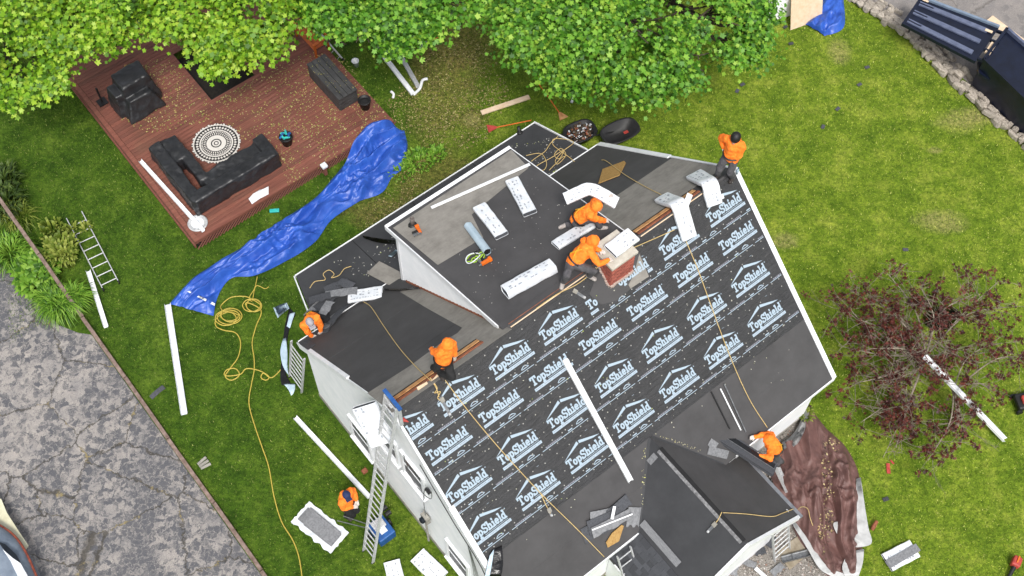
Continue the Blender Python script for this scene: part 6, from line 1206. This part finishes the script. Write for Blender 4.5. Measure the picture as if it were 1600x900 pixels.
    cloth(b, 'body', M_['skin'], root, .0095, 2)
    if gloves:
        for hm in hand_mb:
            g = MB(); g.add(hm.v, hm.f); o = g.build('glove', M_['glove'], root, None, True); m = o.modifiers.new('r', 'REMESH'); m.mode = 'VOXEL'; m.voxel_size = .007; m.use_smooth_shade = True
            m = o.modifiers.new('d', 'DISPLACE'); m.strength = .006; m.mid_level = 0.
    h = MB(); capsule(h, pv+t*.0, pv+t*.22, .19, .185, 14); capsule(h, pv+t*.2, nk-t*.11, .18, .185, 14); capsule(h, SH[0]-sd*.05, SH[1]+sd*.05, .112, .112); capsule(h, pv+t*.1+sd*.05, nk-t*.12+sd*.07, .155, .14); capsule(h, pv+t*.1-sd*.05, nk-t*.12-sd*.07, .155, .14); sph(h, nk-face*.02+t*.01, .105, 10, 6)
    for i in (0, 1): capsule(h, SH[i], EL[i], .10, .085); capsule(h, EL[i], EL[i].lerp(HA[i], .90), .085, .058); capsule(h, EL[i].lerp(HA[i], .80), EL[i].lerp(HA[i], .90), .06, .052)
    if top == 'hood': sph(h, hdc-look*.022+Rm.col[2]*.012, .162, 14, 8, (.92, .92, 1.05), Rm)
    else: sph(h, nk-face*.10+t*.0, .10, 12, 7, (1, 1.1, .8))
    ho = cloth(h, 'hoodie', M_['hoodie'], root, .015, 4, .07, .15)
    for p_, s_ in ((1, 1), (-1, -1)): pass
    mb = MB(); mb.tube(spline([nk+sd*.10-face*.10, pv+t*.3-face*.205, pv+t*.12-sd*.08-face*.20], 6), .017, 5); mb.tube(spline([nk-sd*.10-face*.10, pv+t*.3-face*.207, pv+t*.12+sd*.08-face*.20], 6), .017, 5); mb.build('harness_strap', M_['strap'], root)
    bl = MB(); bl.tube([pv+t*.05+(sd*math.cos(a)+face*math.sin(a))*.212 for a in [k*math.pi/9 for k in range(18)]], .022, 5, closed=True); bl.build('belt', M_['black'], root)
    l = MB(); capsule(l, pv-t*.03, pv+t*.1, .15, .145, 12)
    for i in (0, 1): capsule(l, HP[i], KN[i], .122, .095); capsule(l, KN[i], KN[i].lerp(AN[i], .92), .093, .08)
    cloth(l, 'trousers', M_[pants], root, .015, 4, .04)
    for i in (0, 1):
        s_ = MB(); f_ = (TO[i]-AN[i]); f_ = Vector((f_.x, f_.y, 0)).normalized(); capsule(s_, AN[i]-f_*.03-Z_*.02, AN[i]+f_*.16-Z_*.035, .062, .052); capsule(s_, AN[i]-Z_*.0, AN[i]-Z_*.03, .055, .06); cloth(s_, 'shoe', M_[shoes], root, .012, 2)
    if top == 'hair':
        hr = MB(); sph(hr, hdc-look*.018+Rm.col[2]*.018, .145, 16, 10, (.98, .88, 1.08), Rm)
        for k in range(26): a = k*.55; p_ = hdc-look*.03+Rm.col[1]*.09*math.cos(a)+Rm.col[0]*.1*math.sin(a)*(.8); capsule(hr, p_+Z_*.05, p_-Z_*(.06+.05*random.random())-look*.02, .026, .012, 6)
        cloth(hr, 'hair', M_['hair'], root, .011, 1)
    elif top in ('cap', 'ghat'):
        cp = MB(); sph(cp, hdc+Rm.col[2]*.03, .13, 16, 8, (1, .86, .9), Rm); cp.box(hdc+look*.15+Rm.col[2]*.035, (.16, .17, .015), Rm); cloth(cp, 'cap', M_[top], root, .011, 1)
    return root
def up_(p, h): return p+Z_*h
X_ = Vector((1, 0, 0)); Y_ = Vector((0, 1, 0))
# standing at the right end of the ridge
f1, f2 = W(10.05, -.14, zf(.14)+.10), W(10.30, .14, zf(.14)+.10)
person('person in orange hoodie with bare black hair standing at the ridge\'s right end', W(10.20, .0, 8.12), W(10.22, -.02, 8.66), Vector((-.5, -.8, 0)), Vector((-.4, -.75, -.55)), [P(1131, 232, 8.20), P(1146, 256, 7.98)], [f1, f2], [Vector((-.5, -1, 0))]*2, 'hair', 'gpants', 'boot')
# kneeling on the dormer with a bundle on the shoulder
d = lambda x, y, h: on('dorm', x, y)+Z_*h
person('crouching hooded person carrying a white bundle on the shoulder, behind the chimney', P(903, 342, d(903, 350, 0).z+.50), P(928, 326, d(903, 350, 0).z+.95), Vector((.9, -.25, -.4)), Vector((.8, -.3, -.5)), [P(951, 346, d(903, 350, 0).z+.42), P(949, 306, d(903, 350, 0).z+.82)], [d(937, 358, .09), d(884, 354, .1)], [X_, Vector((-1, -.5, 0))], 'hood', 'gpants', 'shoe', knee=[Vector((1, 0, .6)), Vector((.6, 0, -.5))])
zc = d(910, 320, 0).z; A, B = P(884, 312, zc+.86), P(962, 318, zc+.80); hp_ = P(922, 297, zc+1.02)
sp = spline([A, A.lerp(hp_, .6)+Z_*.04, hp_, hp_.lerp(B, .45)+Z_*.04, B], 4); bundle('white bundle bent over the crouching worker\'s shoulder behind the chimney', sp, [Vector((0, -.15, 1)).normalized()]*len(sp), .32, .10, 21)
# bending beside the chimney
g1 = W(*uv(on('dorm', 879, 442))) ; r0 = on('dorm', 900, 425).z
person('hooded person bending over the brick chimney with one arm on its cap', P(897, 408, r0+.62), P(921, 384, r0+1.0), Vector((.75, .2, -.6)), Vector((.75, .35, -.6)), [P(951, 407, 7.95), P(938, 392, 7.95)], [d(920, 433, .09), d(880, 443, .09)], [Vector((.6, -.4, 0)), Vector((-.3, -1, 0))], 'hood', 'gpants', 'shoe', knee=[Vector((.6, -.3, .3)), Vector((-.2, -.9, .2))])
# stooping over the open ridge slot
a1 = on('rear', 687, 583, .10); a2 = on('rear', 677, 574, .10)
person('hooded person in black trousers stooping over the open ridge slot on the left', P(692, 563, a1.z+.58), P(697, 546, a1.z+1.02), Vector((.55, -.6, -.35)), Vector((.4, -.6, -.7)), [P(673, 545, a1.z+.62), P(713, 575, 7.35)], [a2, a1], [Vector((.5, -.8, 0))]*2, 'hood', 'bpants', 'boot', knee=[Vector((.2, -.9, .2)), Vector((.6, -.6, .2))])
# leaning over the rear eave from the low roof
za_ = on('add', 497, 493).z
person('person in grey cap reaching over the rear-left eave with both arms', P(489, 498, za_+.62), P(484, 503, za_+1.08), Vector((.45, -.85, -.3)), Vector((.45, -.7, -.55)), [P(489, 526, 3.32), P(502, 521, 3.36)], [on('add', 495, 492, .09), on('add', 507, 483, .09)], [Vector((.6, -.8, 0))]*2, 'ghat', 'bpants', 'boot', knee=[Vector((.5, -.8, 0))]*2, elbow=[Vector((-.9, -.5, .1)), Vector((.9, .2, .2))])
# on the grass by the hoist motor
person('person in navy cap on the grass at the foot of the tall ladder', P(541, 786, .88), P(541, 776, 1.38), Vector((.85, -.5, 0)), Vector((.2, -.3, -.6)), [P(552, 792, .95), P(557, 782, .95)], [P(541, 806, .09), P(547, 799, .09)], [Vector((.8, -.6, 0))]*2, 'cap', 'bpants', 'boot')
# on the ladder at the right wing eave
person('hooded person leaning in from a ladder at the right wing eave', P(1212, 702, 2.6), P(1201, 687, 3.2), Vector((-.85, .1, -.2)), Vector((-.85, -.2, -.6)), [P(1166, 684, 3.45), P(1187, 712, 3.15)], [P(1215, 726, 1.75), P(1221, 721, 1.75)], [Vector((-.9, .2, 0))]*2, 'hood', 'gpants', 'boot', elbow=[Vector((.2, .9, .4)), Vector((.2, -.9, .3))])
r = thing('water_bottle', 'clear water bottle with blue cap at the right end of the ridge', 'bottle', frame(W(10.46, .12, H-.06), E_, Z_)); MB().lathe([(.035, 0), (.037, .16), (.015, .2), (.015, .22)], 12).build('body', M_['bluefilm'], r, None, True); MB().lathe([(.018, .22), (.018, .245)], 10).build('cap', M_['bluepl'], r)
